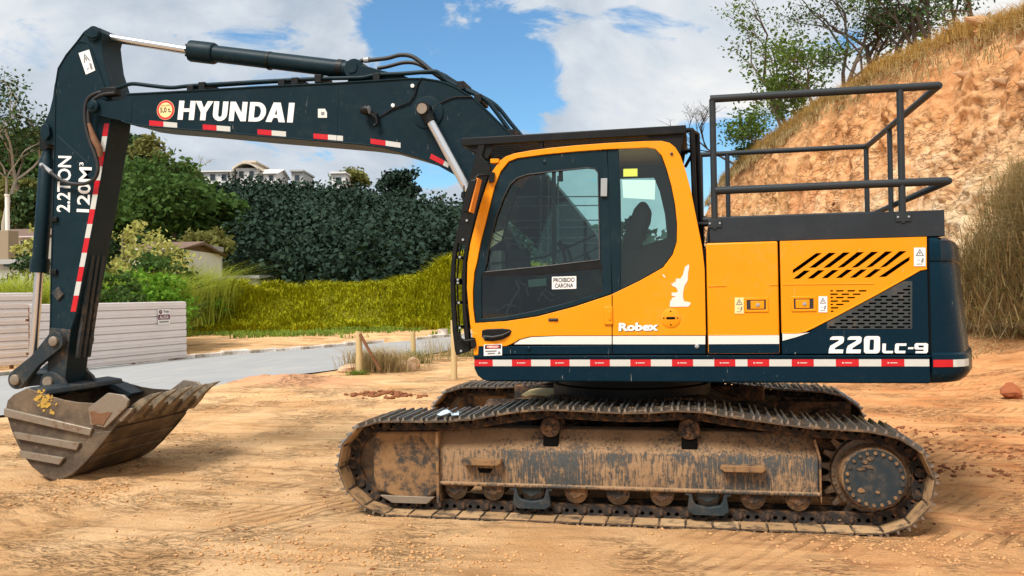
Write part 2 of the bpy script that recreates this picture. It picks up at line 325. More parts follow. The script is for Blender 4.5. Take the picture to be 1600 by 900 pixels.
# ------------------------------------------------------------------ setting materials
def ground_mats():
    t = NT('dirt'); P = t.tc.outputs['Object']; sx = t.node('ShaderNodeSeparateXYZ'); t.l.new(P, sx.inputs[0])
    big = t.noise(.22, 5, .6); mid = t.noise(1.1, 7, .62); fine = t.noise(7, 8, .74); gr = t.noise(45, 6, .78); st = t.noise(2.0, 6, .6, t.coord((.35, 3.2, 1), rot=(0, 0, -.12)), .3)
    tan = t.mix(t.ramp(mid, .3, .7), srgb(220, 168, 114), srgb(250, 206, 154)); org = t.mix(t.ramp(mid, .3, .7), srgb(214, 142, 86), srgb(246, 184, 124)); red = t.mix(fine, srgb(176, 96, 58), srgb(212, 128, 82))
    fx = t.ramp(t.math('ADD', sx.outputs[0], t.math('MULTIPLY', big, 6.)), 1.5, 7.)     # the lot turns redder towards the cut bank
    c = t.mix(fx, tan, org); c = t.mix(t.math('MULTIPLY', t.ramp(st, .50, .66), .6), c, t.mix(fx, srgb(174, 132, 88), red))
    c = t.mix(t.math('MULTIPLY', t.ramp(big, .5, .68), .35), c, srgb(226, 190, 140)); c = t.mix(t.math('MULTIPLY', t.ramp(fine, .56, .72), .30), c, srgb(164, 116, 80)); c = t.mix(t.math('MULTIPLY', t.ramp(fine, .46, .34), .4), c, srgb(226, 188, 140)); c = t.mix(t.math('MULTIPLY', t.ramp(gr, .58, .72), .26), c, srgb(132, 92, 64))
    vd = t.node('ShaderNodeVectorMath', operation='DISTANCE'); t.l.new(t.coord((.5, 1, 0)), vd.inputs[0]); vd.inputs[1].default_value = (G(450, 600)[0]*.5, G(450, 600)[1], 0)
    c = t.mix(t.ramp(t.math('ADD', vd.outputs['Value'], t.math('MULTIPLY', mid, .8)), 1.7, .7, 0., .8), c, t.mix(fine, srgb(206, 142, 104), srgb(234, 180, 140)))   # heap of pinkish fill
    ck = t.noise(4.5, 6, .7, t.coord((1.2, 4.5, 1), rot=(0, 0, -.10)), .5); ck2 = t.math('MULTIPLY', t.ramp(t.math('ABSOLUTE', t.math('SUBTRACT', ck, .5)), .0, .028, 1., 0.), t.ramp(t.noise(.9, 4), .46, .62))
    c = t.mix(t.math('MULTIPLY', ck2, .75), c, t.mix(fx, srgb(122, 86, 56), srgb(112, 64, 42)))  # shade in the crevices painted in as short dark lines
    wv = t.node('ShaderNodeTexWave', bands_direction='X'); t.l.new(t.coord((1, 1, 1), rot=(0, 0, .55)), wv.inputs[0]); wv.inputs['Scale'].default_value = 2.6; wv.inputs['Distortion'].default_value = 2.; wv.inputs['Detail'].default_value = 3
    wm_ = t.math('MULTIPLY', t.ramp(wv.outputs['Fac'], .62, .9), t.ramp(t.noise(.75, 3, .5, t.coord((.5, 1.6, 1), loc=(3.1, 1.7, 0))), .52, .64)); c = t.mix(t.math('MULTIPLY', wm_, .5), c, srgb(150, 108, 70))  # hollows of the cleat marks are shaded in the colour too
    t.bump(t.math('ADD', t.math('ADD', t.math('SUBTRACT', t.math('MULTIPLY', st, .9), t.math('ADD', t.math('MULTIPLY', ck2, .5), t.math('MULTIPLY', wm_, .4))), t.math('MULTIPLY', fine, .9)), t.math('MULTIPLY', gr, .6)), 1., .06)
    M['dirt'] = t.done(c, .95, 0., .15)
    t = NT('asphalt'); a = t.noise(.7, 6, .6); b = t.noise(70, 4, .7); s2 = t.noise(1.6, 5, .6, t.coord((3, .25, 1)))
    c = t.mix(a, srgb(136, 138, 140), srgb(164, 164, 162)); c = t.mix(t.math('MULTIPLY', t.ramp(s2, .5, .7), .5), c, srgb(178, 170, 158)); c = t.mix(t.math('MULTIPLY', t.ramp(b, .5, .7), .3), c, srgb(110, 110, 110)); t.bump(b, .3, .005)
    M['asphalt'] = t.done(c, .9, 0., .2)
    t = NT('kerb_concrete'); a = t.noise(3, 7, .65); M['kerb_concrete'] = t.done(t.mix(t.ramp(a, .35, .65), srgb(160, 146, 128), srgb(222, 216, 208)), .9)
    t = NT('cut_earth'); sx = t.node('ShaderNodeSeparateXYZ'); t.l.new(t.tc.outputs['Object'], sx.inputs[0])
    a = t.noise(.22, 5, .6); b = t.noise(.9, 8, .65, t.coord((1, 1, 1.8)), .4); f = t.noise(5, 8, .7); v = t.vor(1.6, t.coord((1, 1, 1.7)))
    h = t.ramp(t.math('ADD', sx.outputs[2], t.math('MULTIPLY', a, 9.)), 6., 12.5)
    lo = t.mix(t.ramp(b, .36, .62), srgb(220, 184, 138), srgb(244, 224, 188)); hi = t.mix(t.ramp(b, .35, .65), srgb(208, 146, 94), srgb(238, 184, 130))
    c = t.mix(h, lo, hi); c = t.mix(t.math('MULTIPLY', t.ramp(a, .54, .66), .5), c, srgb(198, 132, 92)); c = t.mix(t.math('MULTIPLY', t.ramp(f, .57, .72), .6), c, srgb(140, 88, 54)); c = t.mix(t.math('MULTIPLY', t.ramp(f, .45, .28), .35), c, srgb(240, 220, 190))  # shaded crevices put into the colour as a darker tone
    led = t.noise(1.1, 8, .72, t.coord((1, 1, 3.2)), .6); lm = t.math('MULTIPLY', t.ramp(t.math('ABSOLUTE', t.math('SUBTRACT', led, .5)), 0., .03, 1., 0.), t.ramp(t.noise(.5, 4), .42, .58)); c = t.mix(t.math('MULTIPLY', lm, .8), c, srgb(132, 84, 52))  # shadows under the ledges painted as thin dark bands
    t.bump(t.math('SUBTRACT', t.math('ADD', t.math('ADD', b, t.math('MULTIPLY', f, .8)), t.math('MULTIPLY', v, .3)), t.math('MULTIPLY', lm, .5)), .75, .2)
    M['cut_earth'] = t.done(c, .95, 0., .1)
    t = NT('hill_soil'); a = t.noise(.05, 5); M['hill_soil'] = t.done(t.mix(a, srgb(40, 56, 36), srgb(66, 80, 44)), .95, 0., .1)
    t = NT('bank_soil'); a = t.noise(.5, 5); M['bank_soil'] = t.done(t.mix(a, srgb(104, 108, 28), srgb(128, 126, 40)), .95, 0., .1)
ground_mats()

# ------------------------------------------------------------------ ground
HD = 10.1; HDV = np.array([-math.sin(R(HD)), math.cos(R(HD))]); HLV = np.array([math.cos(R(HD)), math.sin(R(HD))])
def sl(X, Y): return (X-CAM_P[0])*HDV[0]+(Y-CAM_P[1])*HDV[1], (X-CAM_P[0])*HLV[0]+(Y-CAM_P[1])*HLV[1]
def unsl(s, l): return CAM_P[0]+s*HDV[0]+l*HLV[0], CAM_P[1]+s*HDV[1]+l*HLV[1]
sm = lambda x: np.clip(x, 0, 1)**2*(3-2*np.clip(x, 0, 1))
MND = G(455, 599); CLD = G(600, 619)
NEAR_E = [(-13, -9), (-11.5, -2), (-9.95, 3.4), (-8.8, 7.9), (-7.9, 11.5), (-7.1, 18.1), (-6, 27), (-4.5, 40), (-2, 60), (4, 100)]
FAR_E = [(-22, -9), (-19.5, -2), (-17.1, 5), (-15.07, 11.8), (-14.1, 15.3), (-12.9, 18), (-11.6, 20.8), (-10.5, 23.8), (-9.6, 26.8), (-7.4, 35), (-4.6, 60), (1, 100)]
NE = np.array(smooth_line(NEAR_E, 8)); FE = np.array(smooth_line(FAR_E, 8))
def road_x(Y): return np.interp(Y, NE[:, 1], NE[:, 0]), np.interp(Y, FE[:, 1], FE[:, 0])
def gz(X, Y):
    X = np.asarray(X, float); Y = np.asarray(Y, float); s, l = sl(X, Y)
    z = .02*fbm(X*.9, Y*.9, .5, 5)+.016*fbm(X*3.5, Y*5., 2.2, 4)+.016*fbm(X*.7+Y*.1, Y*5.+X*.5, 7.2, 4)+.012*fbm(X*9, Y*9, 12., 3)*sm(fbm(X*.5, Y*.6, 15., 3)*3+.2)
    z = z+.02*np.sin((X*1.2-Y*.6)*15+2*fbm(X, Y, 3.))*sm((fbm(X*.6, Y*.9, 31., 3)-.12)*5)*sm((Y+3.6)/1.5)*sm((1.-Y)/2.)
    z = z+.6*sm((l-5.5)/5.5)*sm((s-9)/8)+.10*fbm(X*.25, Y*.25, 3., 3)*sm((np.hypot(X, Y)-6)/8)
    d = np.hypot((X-MND[0])/1.5, (Y-MND[1])/.9); z = z+.16*np.exp(-d**2*1.6)*(1+.6*fbm(X*4, Y*4, 1.))
    d = np.hypot((X-CLD[0])/.45, (Y-CLD[1])/.22); z = z+.06*np.exp(-d**2)*(1+1.2*fbm(X*9, Y*9, 4.))
    mach = sm((2.6-np.abs(X))/.3)*sm((1.75-np.abs(np.abs(Y)-1.2)-.85)/.3); z = z*(1-mach)+mach*(.022+.014*fbm(X*6, Y*6, 8., 3))
    a, b = road_x(Y); inr = sm((a+.35-X)/.5)*sm((X-b+.2)/.3); z = z*(1-inr)-.03*inr
    return z
def axis(a, b, step, lo, hi, g=1.16):
    c = list(np.arange(a, b, step)); d = step; x = c[-1]
    while x < hi: d *= g; x += d; c.append(x)
    d = step; x = c[0]; pre = []
    while x > lo: d *= g; x -= d; pre.append(x)
    return np.array(pre[::-1]+c)
gx = axis(-8.5, 7, .05, -1500, 1500); gy = axis(-4, 7, .05, -60, 2600)
X, Y = np.meshgrid(gx, gy, indexing='ij'); ground = struct(finish(grid_mesh('ground', np.stack([X, Y, gz(X, Y)], -1), 'dirt'), 'ground'))

b = MB(); yy = np.concatenate([np.arange(-9, 30, .8), np.arange(30, 100, 4.)]); ra, rb = road_x(yy)
vs = []; nc = 7
for y, x0, x1 in zip(yy, ra, rb):
    for k in range(nc): t = k/(nc-1); vs.append((x0+(x1-x0)*t+(.22*float(fbm(y*.7, 3.)) if k == 0 else 0), y, .012+.05*math.sin(math.pi*t)))
b.add(vs, [(i*nc+k, i*nc+k+1, (i+1)*nc+k+1, (i+1)*nc+k) for i in range(len(yy)-1) for k in range(nc-1)])
road = struct(b.build('road', 'asphalt', smooth=60))
kb = []
for v in range(5):
    q = MB(); q.box(-.485, .485, -.14, .14, -.08, .11+.03*random.random()); me = q.mesh('kerb_stone', ['kerb_concrete'])
    for vt in me.vertices: vt.co += Vector((random.uniform(-.03, .03), random.uniform(-.05, .05), random.uniform(-.03, .03)))
    kb.append(me)
seg = np.diff(FE, axis=0); cum = np.concatenate([[0], np.cumsum(np.hypot(seg[:, 0], seg[:, 1]))])
for k in range(9, 62):
    d = k*1.0; x, y = np.interp(d, cum, FE[:, 0]), np.interp(d, cum, FE[:, 1]); x2, y2 = np.interp(d+.5, cum, FE[:, 0]), np.interp(d+.5, cum, FE[:, 1])
    if 33 < k < 36: continue
    o = inst(kb[k % 5], 'kerb_stone', road, (x-.12, y, 0), (0, 0, math.atan2(y2-y, x2-x)))
    md = o.modifiers.new('bevel', 'BEVEL'); md.width = .03; md.segments = 2

# ------------------------------------------------------------------ cut bank on the right
HS = [8, 26.6, 30, 36, 43, 50, 57, 64, 71, 76, 80]; HC = [9.9, 9.8, 10.4, 11.0, 11.4, 11.3, 11.3, 11.1, 10.6, 9.4, 4.0]
def crest(s): return np.interp(s, HS, HC)
ss = np.concatenate([np.arange(9, 44, .11), np.arange(44, 80.5, .25)]); tt = np.concatenate([np.linspace(0, 1, 130), 1+np.linspace(.03, 1, 14)**1.4*3.])
Sg, Tg = np.meshgrid(ss, tt, indexing='ij'); H = crest(Sg)+.5*fbm(Sg*.35, .5, 0., 4)
face = np.clip(Tg, 0, 1); over = np.clip(Tg-1, 0, None)
prof = np.interp(face, [0, .06, .2, .5, .8, .95, 1], [0, .03, .15, .52, .84, .965, 1])
Zg = .45+(H-.45)*prof+over*.5*np.where(Tg > 1, 1, 0)
Lg = 10.6+np.interp(face, [0, .05, .2, .5, .8, 1], [0, .55, 1.35, 2.5, 3.5, 4.4])+over*5.
dn = 1.15*fbm(Sg*.17, Zg*.20, 1., 3)+.65*fbm(Sg*.55, Zg*.65+Sg*.2, 4., 4)
lay = Zg*.75+.9*fbm(Sg*.22, Zg*.25, 6., 3)+Sg*.18; fr = lay-np.floor(lay); dn = dn+.34*(fr**2.2)*(.4+fbm(Sg*.4, Zg*.6, 8., 2))
crk = 1-np.abs(fbm(Sg*.8+Zg*.5, Zg*.9-Sg*.3, 11., 4)); gul = 1-np.abs(fbm(Sg*.55, Zg*.08, 71., 4)); dn = dn*.5-.35*gul**5*sm(fbm(Sg*.2, Zg*.15, 73., 2)*2+.5)+.18*crk**6+(.05+.10*sm(fbm(Sg*.3, Zg*.35, 61., 3)*2.2+.35))*fbm(Sg*2.6, Zg*3.2, 14., 4)
msk = sm(fbm(Sg*.3, Zg*.35, 61., 3)*2.2+.35)
bq_ = fbm(Sg*1.5, Zg*2.1, 41., 3)*3.; dn = dn+.15*msk*(np.floor(bq_)+sm((bq_-np.floor(bq_))*3.)-bq_)
bq_ = fbm(Sg*3.6, Zg*4.8, 51., 2)*3.; dn = dn+.08*msk*(np.floor(bq_)+sm((bq_-np.floor(bq_))*3.)-bq_)
fade = sm(face/.12)*(1-.7*sm(over/.2)); Lg = Lg-dn*fade; Zg = Zg+.25*fbm(Sg*1.1, Lg*1.1, 20., 4)*fade
Xg, Yg = unsl(Sg, Lg)
bank = struct(finish(grid_mesh('cut_bank', np.stack([Xg, Yg, Zg], -1), 'cut_earth'), 'cut_bank'))
def crest_pt(u, back=0.):
    s = (15+back)*FPX/(u-850.); x, y = unsl(s, 15+back); return np.array([x, y, float(crest(s))]), s

# ------------------------------------------------------------------ wooded hill on the left (far side of the road)
SIL_U = [-400, -150, 0, 80, 200, 290, 330, 450, 560, 650, 720, 800, 1000, 1150, 1300, 1800]
SIL_V = [195, 195, 205, 210, 232, 262, 278, 282, 296, 308, 335, 362, 400, 418, 425, 425]
HORV = lambda u: 472-.0177*(u-300)
RD = 150.
def hill_h(u, dist):      # terrain height seen along column u of the survey at a distance
    top = 1.73+(HORV(u)-np.interp(u, SIL_U, SIL_V))/FPX*RD-5.0
    return np.maximum(top, 0)*sm((dist-52)/(RD-52.))**.85
def polar(u, dist):
    u = np.asarray(u, float); dist = np.asarray(dist, float); d = CF[:2]; r = CR[:2]
    return CAM_P[0]+(d[0]+r[0]*(u-800)/FPX)*dist, CAM_P[1]+(d[1]+r[1]*(u-800)/FPX)*dist
U, DD = np.meshgrid(np.arange(-400, 1801, 20.), np.concatenate([np.linspace(48, 160, 40), np.linspace(170, 420, 12)]), indexing='ij')
hx, hy = polar(U, DD); hz = hill_h(U, DD)+.8*fbm(hx*.06, hy*.06, 0., 3)*sm((DD-55)/20)-.3
hill = struct(finish(grid_mesh('hillside', np.stack([hx, hy, hz], -1), 'hill_soil'), 'hillside'))
# low grass bank beyond the verge
BK_U = [230, 300, 330, 420, 520, 620, 670, 690, 720, 800, 1000, 1200]; BK_V = [480, 462, 455, 456, 458, 450, 436, 420, 414, 424, 444, 458]
U, DD = np.meshgrid(np.arange(230, 1201, 8.), np.linspace(43, 58, 22), indexing='ij'); top = 1.73+(HORV(U)-np.interp(U, BK_U, BK_V))/FPX*47
hx, hy = polar(U, DD); hz = top*sm((DD-43.5)/5.)+.55*fbm(hx*.45, hy*.45, 2., 4)*sm((DD-44)/3)-.05
gbank = struct(finish(grid_mesh('grass_bank', np.stack([hx, hy, hz], -1), 'bank_soil'), 'grass_bank'))
# ------------------------------------------------------------------ EXCAVATOR
EX = tag(empty('excavator'), 'yellow and dark teal crawler excavator with its bucket resting on the dirt', 'excavator')
def pol(pts, Y): return [xz(u, v, Y) for u, v in pts]
def decal(name, polys, O, U, V, mat, parent, th=.003):   # polys in unit coordinates mapped on O + x U + y V (all in a plane of constant y)
    b = MB(); O, U, V = map(np.array, (O, U, V))
    for q in polys:
        p = [O+U*x+V*y for x, y in q]; b.prism([(a[0], a[2]) for a in p], O[1]-th, O[1])
    return b.build(name, mat, parent)
def text(name, body, O, U, V, mat, parent, th=.003, bold=0.):
    cu = bpy.data.curves.new('t', 'FONT'); cu.body = body; cu.offset = bold; cu.align_x = 'CENTER'; cu.space_line = .9; cu.resolution_u = 3
    o = bpy.data.objects.new('t', cu); COL.objects.link(o); dg = bpy.context.evaluated_depsgraph_get(); me = bpy.data.meshes.new_from_object(o.evaluated_get(dg)); bpy.data.objects.remove(o)
    me.name = name; n = len(me.vertices); c = np.empty(n*3, np.float32); me.vertices.foreach_get('co', c); c = c.reshape(-1, 3); lo, hi = c.min(0), c.max(0); q = (c-lo)/np.maximum(hi-lo, 1e-6)
    O, U, V = map(np.array, (O, U, V)); P = O+q[:, :1]*U+q[:, 1:2]*V; P[:, 1] -= th; me.vertices.foreach_set('co', P.reshape(-1).astype(np.float32)); me.update()
    me.materials.clear(); me.materials.append(M[mat]); return finish(me, name, parent)
def frame3(o, ux, vy, Y, off=.0):                        # three measured corners -> origin and edge vectors
    O = S(*o, Y-off); return O, S(*ux, Y-off)-O, S(*vy, Y-off)-O
def rect(x0, y0, x1, y1): return [(x0, y0), (x1, y0), (x1, y1), (x0, y1)]
def circ(cx, cz, r, n=20, a0=0.): return [(cx+r*math.cos(a0+2*math.pi*k/n), cz+r*math.sin(a0+2*math.pi*k/n)) for k in range(n)]

# ---- crawler undercarriage
PATH = [(-1.805, .032), (-.9, .03), (0, .03), (.9, .03), (1.805, .032), (1.92, .055), (2.03, .115), (2.115, .205), (2.155, .31), (2.165, .42), (2.145, .51), (2.095, .6), (2.01, .68), (1.85, .745), (1.647, .755), (1.41, .765), (1.22, .785), (1.04, .81),
        (.82, .838), (.66, .868), (.5, .885), (.26, .862), (.07, .856), (-.1, .862), (-.43, .876), (-.62, .874), (-.86, .838), (-1.04, .803), (-1.17, .786), (-1.39, .769), (-1.75, .772), (-1.95, .758), (-2.09, .68), (-2.145, .6), (-2.185, .52), (-2.2, .42), (-2.185, .32), (-2.13, .215), (-2.04, .125), (-1.93, .06), (-1.805, .032)]
pp = np.array(PATH); sg = np.hypot(*np.diff(pp, axis=0).T); cm = np.concatenate([[0], np.cumsum(sg)]); LEN = cm[-1]; NSH = int(round(LEN/.19)); PIT = LEN/NSH
jx = lambda d: np.array([np.interp(d % LEN, cm, pp[:, 0]), np.interp(d % LEN, cm, pp[:, 1])])
def shoe_mesh():
    b = MB(); h = PIT/2
    b.prism([(-h+.005, -.010), (-h+.005, .0), (h-.005, .0), (h-.005, -.010)], -.30, .30, mi=0); b.box(-h+.006, h-.006, -.298, .298, -.013, -.0105, mi=2)
    for x in (-h+.022, 0.0, h-.020):
        b.prism([(x-.011, -.001), (x-.007, .026), (x+.005, .026), (x+.009, -.001)], -.298, .298, mi=1)
    b.prism([(h-.014, -.004), (h-.006, -.02), (h+.006, -.022), (h+.002, -.002)], -.28, .28, mi=0)
    for x in (-.05, .05):
        for y in (-.1, .1): b.lathe([(.012, 0), (.012, .012)], (x, y, 0), 'z', 6, 0)
    return b.mesh('track_shoe', ['track_steel', 'worn_grouser', 'pad_mud'])
def link_mesh():
    b = MB(); h = PIT/2
    for y in (-.088, .088):
        o = [(-h-.03, -.055), (-h-.03, -.085), (-h+.0, -.1), (h, -.1), (h+.025, -.085), (h+.025, -.055), (h-.02, -.03), (h-.02, -.013), (-h+.02, -.013), (-h+.02, -.03)]
        b.prism(o, y-.02, y+.02, holes=[circ(-.032, -.045, .017, 8), circ(.032, -.045, .017, 8)])
        b.lathe([(.036, -.034), (.036, .034)], (h-.004, y, -.062), 'y', 12)
    b.lathe([(.026, -.125), (.026, .125)], (h-.004, 0, -.062), 'y', 10)
    return b.mesh('chain_link', ['mud_dark'])
SHOE, LINK = shoe_mesh(), link_mesh()
sprk = [(.30, 0)]
def undercarriage(s):
    yc = s*1.195; Yo = lambda v: s*v      # v counted outwards
    b = MB(); b.prismx([(Yo(1.37), .275), (Yo(1.37), .52), (Yo(1.355), .545), (Yo(1.21), .685), (Yo(1.09), .69), (Yo(1.03), .6), (Yo(1.03), .275)], -1.40, 1.425)
    b.box(-1.40, 1.435, min(Yo(1.335), Yo(1.395)), max(Yo(1.335), Yo(1.395)), .258, .288)
    fr = b.build('track_frame', 'muddy_steel', EX, bevel=.012)
    b = MB(); b.prism([(1.425, .26), (1.425, .52), (1.39, .66), (1.405, .665), (1.44, .53), (1.44, .2)], Yo(1.05), Yo(1.385)); b.build('end_plate', 'caked_mud', fr, bevel=.004)
    b = MB(); b.prism([(-1.93, .19), (-1.955, .3), (-1.955, .55), (-1.93, .655), (-1.41, .665), (-1.41, .2), (-1.5, .13), (-1.75, .13)], Yo(1.12), Yo(1.345)); b.build('idler_guard', 'caked_mud', fr, bevel=.02)
    b = MB(); b.box(-1.412, -1.388, min(Yo(1.05), Yo(1.405)), max(Yo(1.05), Yo(1.405)), .12, .675); b.build('guard_flange', 'caked_mud', fr, bevel=.004)
    b = MB(); b.prism([(-1.80, .10), (-1.90, .155), (-1.44, .155), (-1.50, .10)], Yo(1.2), Yo(1.36)); b.build('guard_skid', 'bucket_wear', fr, bevel=.006)
    for xc in (-1.04, .90):                                     # steps bolted on the frame
        b = MB(); b.prism([(xc-.16, .455), (xc-.13, .43), (xc+.13, .43), (xc+.16, .455), (xc+.15, .475), (xc-.15, .475)], Yo(1.36), Yo(1.45)); b.build('step', 'caked_mud', fr, bevel=.004)
    b = MB(); b.prism([(-1.09, .395), (-1.065, .36), (-.985, .36), (-.96, .395)], Yo(1.35), Yo(1.373)); b.build('frame_hole', 'void', fr)
    for xc in (-.515, .525):
        b = MB()
        for sgx in (0,): b.prism([(xc-.06, .56), (xc-.055, .675), (xc+.055, .675), (xc+.06, .56)], Yo(1.2), Yo(1.335))
        b.build('roller_pocket', 'void', fr, bevel=.01)
        b = MB(); b.lathe([(.03, -.02), (.074, -.02), (.078, .0), (.078, .09), (.062, .10), (.062, .20), (.078, .21), (.078, .26)], (xc, Yo(1.33) if s < 0 else Yo(1.33)-.26, .715), 'y', 20)
        for k in range(7):
            a = 2*math.pi*k/7; b.bar((xc+.022*math.cos(a), Yo(1.352), .715+.022*math.sin(a)), (xc+.06*math.cos(a), Yo(1.352), .715+.06*math.sin(a)), .02, .014, (0, 1, 0))
        b.lathe([(.026, -.032), (.022, -.036)], (xc, Yo(1.33), .715), 'y', 10); b.build('carrier_roller', 'mud_dark', fr, bevel=.004)
    for i, xc in enumerate((-1.272, -.974, -.662, -.327, -.009, .317, .65, .97, 1.284)):
        b = MB(); y0 = Yo(1.325) if s < 0 else Yo(1.325)-.27
        b.lathe([(.055, -.012), (.088, 0), (.088, .035), (.075, .045), (.075, .225), (.088, .235), (.088, .27), (.055, .282)], (xc, y0, .225), 'y', 18)
        b.build('track_roller', 'track_steel', fr, smooth=40)
        b = MB(); b.prism([(xc-.085, .262), (xc-.078, .215), (xc-.045, .215), (xc-.035, .198), (xc, .183), (xc+.035, .198), (xc+.045, .215), (xc+.078, .215), (xc+.085, .262)], Yo(1.325), Yo(1.365)); b.build('roller_collar', 'teal_dusty' if i in (2, 6) else 'mud_dark', fr, bevel=.006)
        if i in (2, 6):
            b = MB(); b.prism([(xc-.165, .262), (xc-.165, .24), (xc-.135, .235), (xc-.15, .125), (xc-.11, .098), (xc+.11, .098), (xc+.15, .125), (xc+.135, .235), (xc+.165, .24), (xc+.165, .262), (xc+.115, .262), (xc+.105, .2), (xc+.085, .168), (xc, .152), (xc-.085, .168), (xc-.105, .2), (xc-.115, .262)], Yo(1.34), Yo(1.385)); b.build('track_guard', 'teal_dusty', fr, bevel=.006)
    # chain and shoes
    off = .095 if s < 0 else .03
    for k in range(NSH):
        a, c = jx(k*PIT), jx((k+1)*PIT); m = (a+c)/2; t = (c-a)/np.linalg.norm(c-a); ang = math.atan2(t[1], t[0])
        rot = Matrix(((t[0], 0, t[1]), (0, -1, 0), (t[1], 0, -t[0]))).to_euler()      # local x along, z outwards
        inst(SHOE, 'track_shoe', fr, (m[0], yc, m[1]), rot); inst(LINK, 'chain_link', fr, (m[0], yc, m[1]), rot)
    # idler, sprocket, final drive
    b = MB(); y0 = yc-.075
    b.lathe([(.12, -.06), (.12, 0), (.27, .01), (.305, .012), (.305, .05), (.335, .055), (.335, .095), (.305, .1), (.305, .138), (.27, .14), (.12, .15), (.12, .21)], (-1.80, y0, .415), 'y', 40); b.build('idler_wheel', 'track_steel', EX, smooth=30)
    b = MB(); n = 21; o = []
    for k in range(n):
        for da, r in ((-.5, .275), (-.28, .285), (-.13, .345), (.13, .345), (.28, .285)): a = 2*math.pi*(k+da)/n; o.append((1.79+r*math.cos(a), .405+r*math.sin(a)))
    b.prism(o, yc-.03, yc+.03); b.lathe([(.25, -.05), (.27, -.05), (.275, .0)], (1.79, Yo(1.225) if s < 0 else Yo(1.225), .405), 'y', 40)
    sp = b.build('sprocket', 'track_steel', EX)
    for k in range(24): 
        a = 2*math.pi*k/24; q = MB(); q.lathe([(.015, -.012 if s < 0 else 0), (.015, 0 if s < 0 else .012)], (1.79+.258*math.cos(a), Yo(1.275), .405+.258*math.sin(a)), 'y', 6)
        if s < 0: q.build('bolt', 'track_steel', sp)
    b = MB(); prof = [(.235, .0), (.235, .04), (.222, .06), (.215, .18), (.207, .19)]
    if s < 0: prof = [(r, -h) for r, h in prof]
    b.lathe(prof, (1.785, Yo(1.225), .402), 'y', 48); fd = b.build('final_drive', 'caked_mud', EX, smooth=35)
    prof = [(.204, 0), (.204, .004)] if s > 0 else [(.204, 0), (.204, -.004)]
    b = MB(); b.lathe(prof, (1.785, Yo(1.416), .402), 'y', 48); b.build('drive_cover', 'teal_dusty', fd)
    MB().lathe([(.2, -.2), (.2, .2)], (1.785, Yo(.95), .402), 'y', 24).build('travel_motor', 'mud_dark', fd); MB().box(1.42, 1.7, min(Yo(1.0), Yo(1.12)), max(Yo(1.0), Yo(1.12)), .2, .68).build('motor_mount', 'mud_dark', fd); MB().box(1.3, 2.0, min(Yo(.8), Yo(.83)), max(Yo(.8), Yo(.83)), .3, .66).build('motor_guard', 'mud_dark', fd)
    for k in range(22):
        if s > 0: break
        a = 2*math.pi*k/22+.1; q = MB(); q.lathe([(.013, -.012), (.013, 0)], (1.785+.183*math.cos(a), Yo(1.42), .402+.183*math.sin(a)), 'y', 6); q.build('bolt', 'caked_mud', fd)
    if s < 0:                                                  # lumps of dried mud on the cover and frame
        for (ax, az, w2, h2) in ((-.06, .12, .03, .022), (-.03, .145, .025, .02), (-.085, .07, .04, .014), (-.04, .085, .05, .014), (-.09, -.08, .03, .02), (.02, -.09, .02, .012)):
            q = MB(); q.prism([(1.785+ax+w2*math.cos(t)*random.uniform(.5, 1), .402+az+h2*math.sin(t)*random.uniform(.5, 1)) for t in np.linspace(0, 6.28, 10)[:-1]], Yo(1.419), Yo(1.427)); q.build('mud_cake', 'caked_mud', fd)
    return fr
FRN = undercarriage(-1); FRF = undercarriage(1)
b = MB(); b.prism([(-.75, .42), (-.95, .5), (-.95, .72), (-.6, .86), (.6, .86), (.95, .72), (.95, .5), (.75, .42)], -.62, .62)
for sx in (-1, 1):
    for sy in (-1, 1): b.prismx([(sy*.55, .48), (sy*1.1, .3), (sy*1.1, .66), (sy*.55, .84)], sx*.95-.25, sx*.95+.25)
cf = b.build('center_frame', 'mud_dark', EX, bevel=.02)
b = MB(); b.lathe([(.70, .84), (.70, .93), (.66, .94), (.66, 1.0), (.72, 1.01), (.72, 1.1)], (0, 0, 0), 'z', 48); b.build('swing_bearing', 'black', EX, smooth=30)
# dirt heaped on the centre frame
bm_v = []
b = MB(); gxs = np.linspace(-1.5, -.3, 26); gys = np.linspace(-.85, .85, 26); XX, YY = np.meshgrid(gxs, gys, indexing='ij'); HH = .60+.22*np.exp(-((XX+.75)/.45)**2-((YY)/.8)**2)+.10*fbm(XX*6, YY*6, 2., 4)
finish(grid_mesh('mud_heap', np.stack([XX, YY, HH], -1), 'caked_mud'), 'mud_heap', cf)

# ---- revolving deck, skirt, covers
Y0 = -1.35
deck = MB().box(-1.02, 2.3, -1.27, 1.27, 1.13, 1.25).build('deck', 'black', EX, bevel=.01)
sk = pol([(740, 560), (740, 578), (744, 588), (752, 595), (764, 598.5), (1452, 598.5), (1452, 558)], Y0)
xs0, xs1 = -1.105, 2.183
skirt = MB().prism([(xs0, 1.262), (xs0, 1.165), (xs0+.025, 1.11), (xs0+.07, 1.075), (xs0+.13, 1.062), (xs1-.003, 1.062), (xs1-.003, 1.262)], Y0, -1.16).build('side_skirt', 'teal_glossy', EX, bevel=.028, seg=4)
MB().box(xs0, xs1, Y0-.006, -1.3, 1.245, 1.262).build('skirt_ledge', 'teal_glossy', skirt, bevel=.003)
MB().prism([(xs0, 1.262), (xs0, 1.165), (xs0+.07, 1.075), (xs0+.13, 1.062), (xs1-.003, 1.062), (xs1-.003, 1.262)], 1.16, 1.35).build('side_skirt', 'teal_glossy', EX, bevel=.028, seg=4)
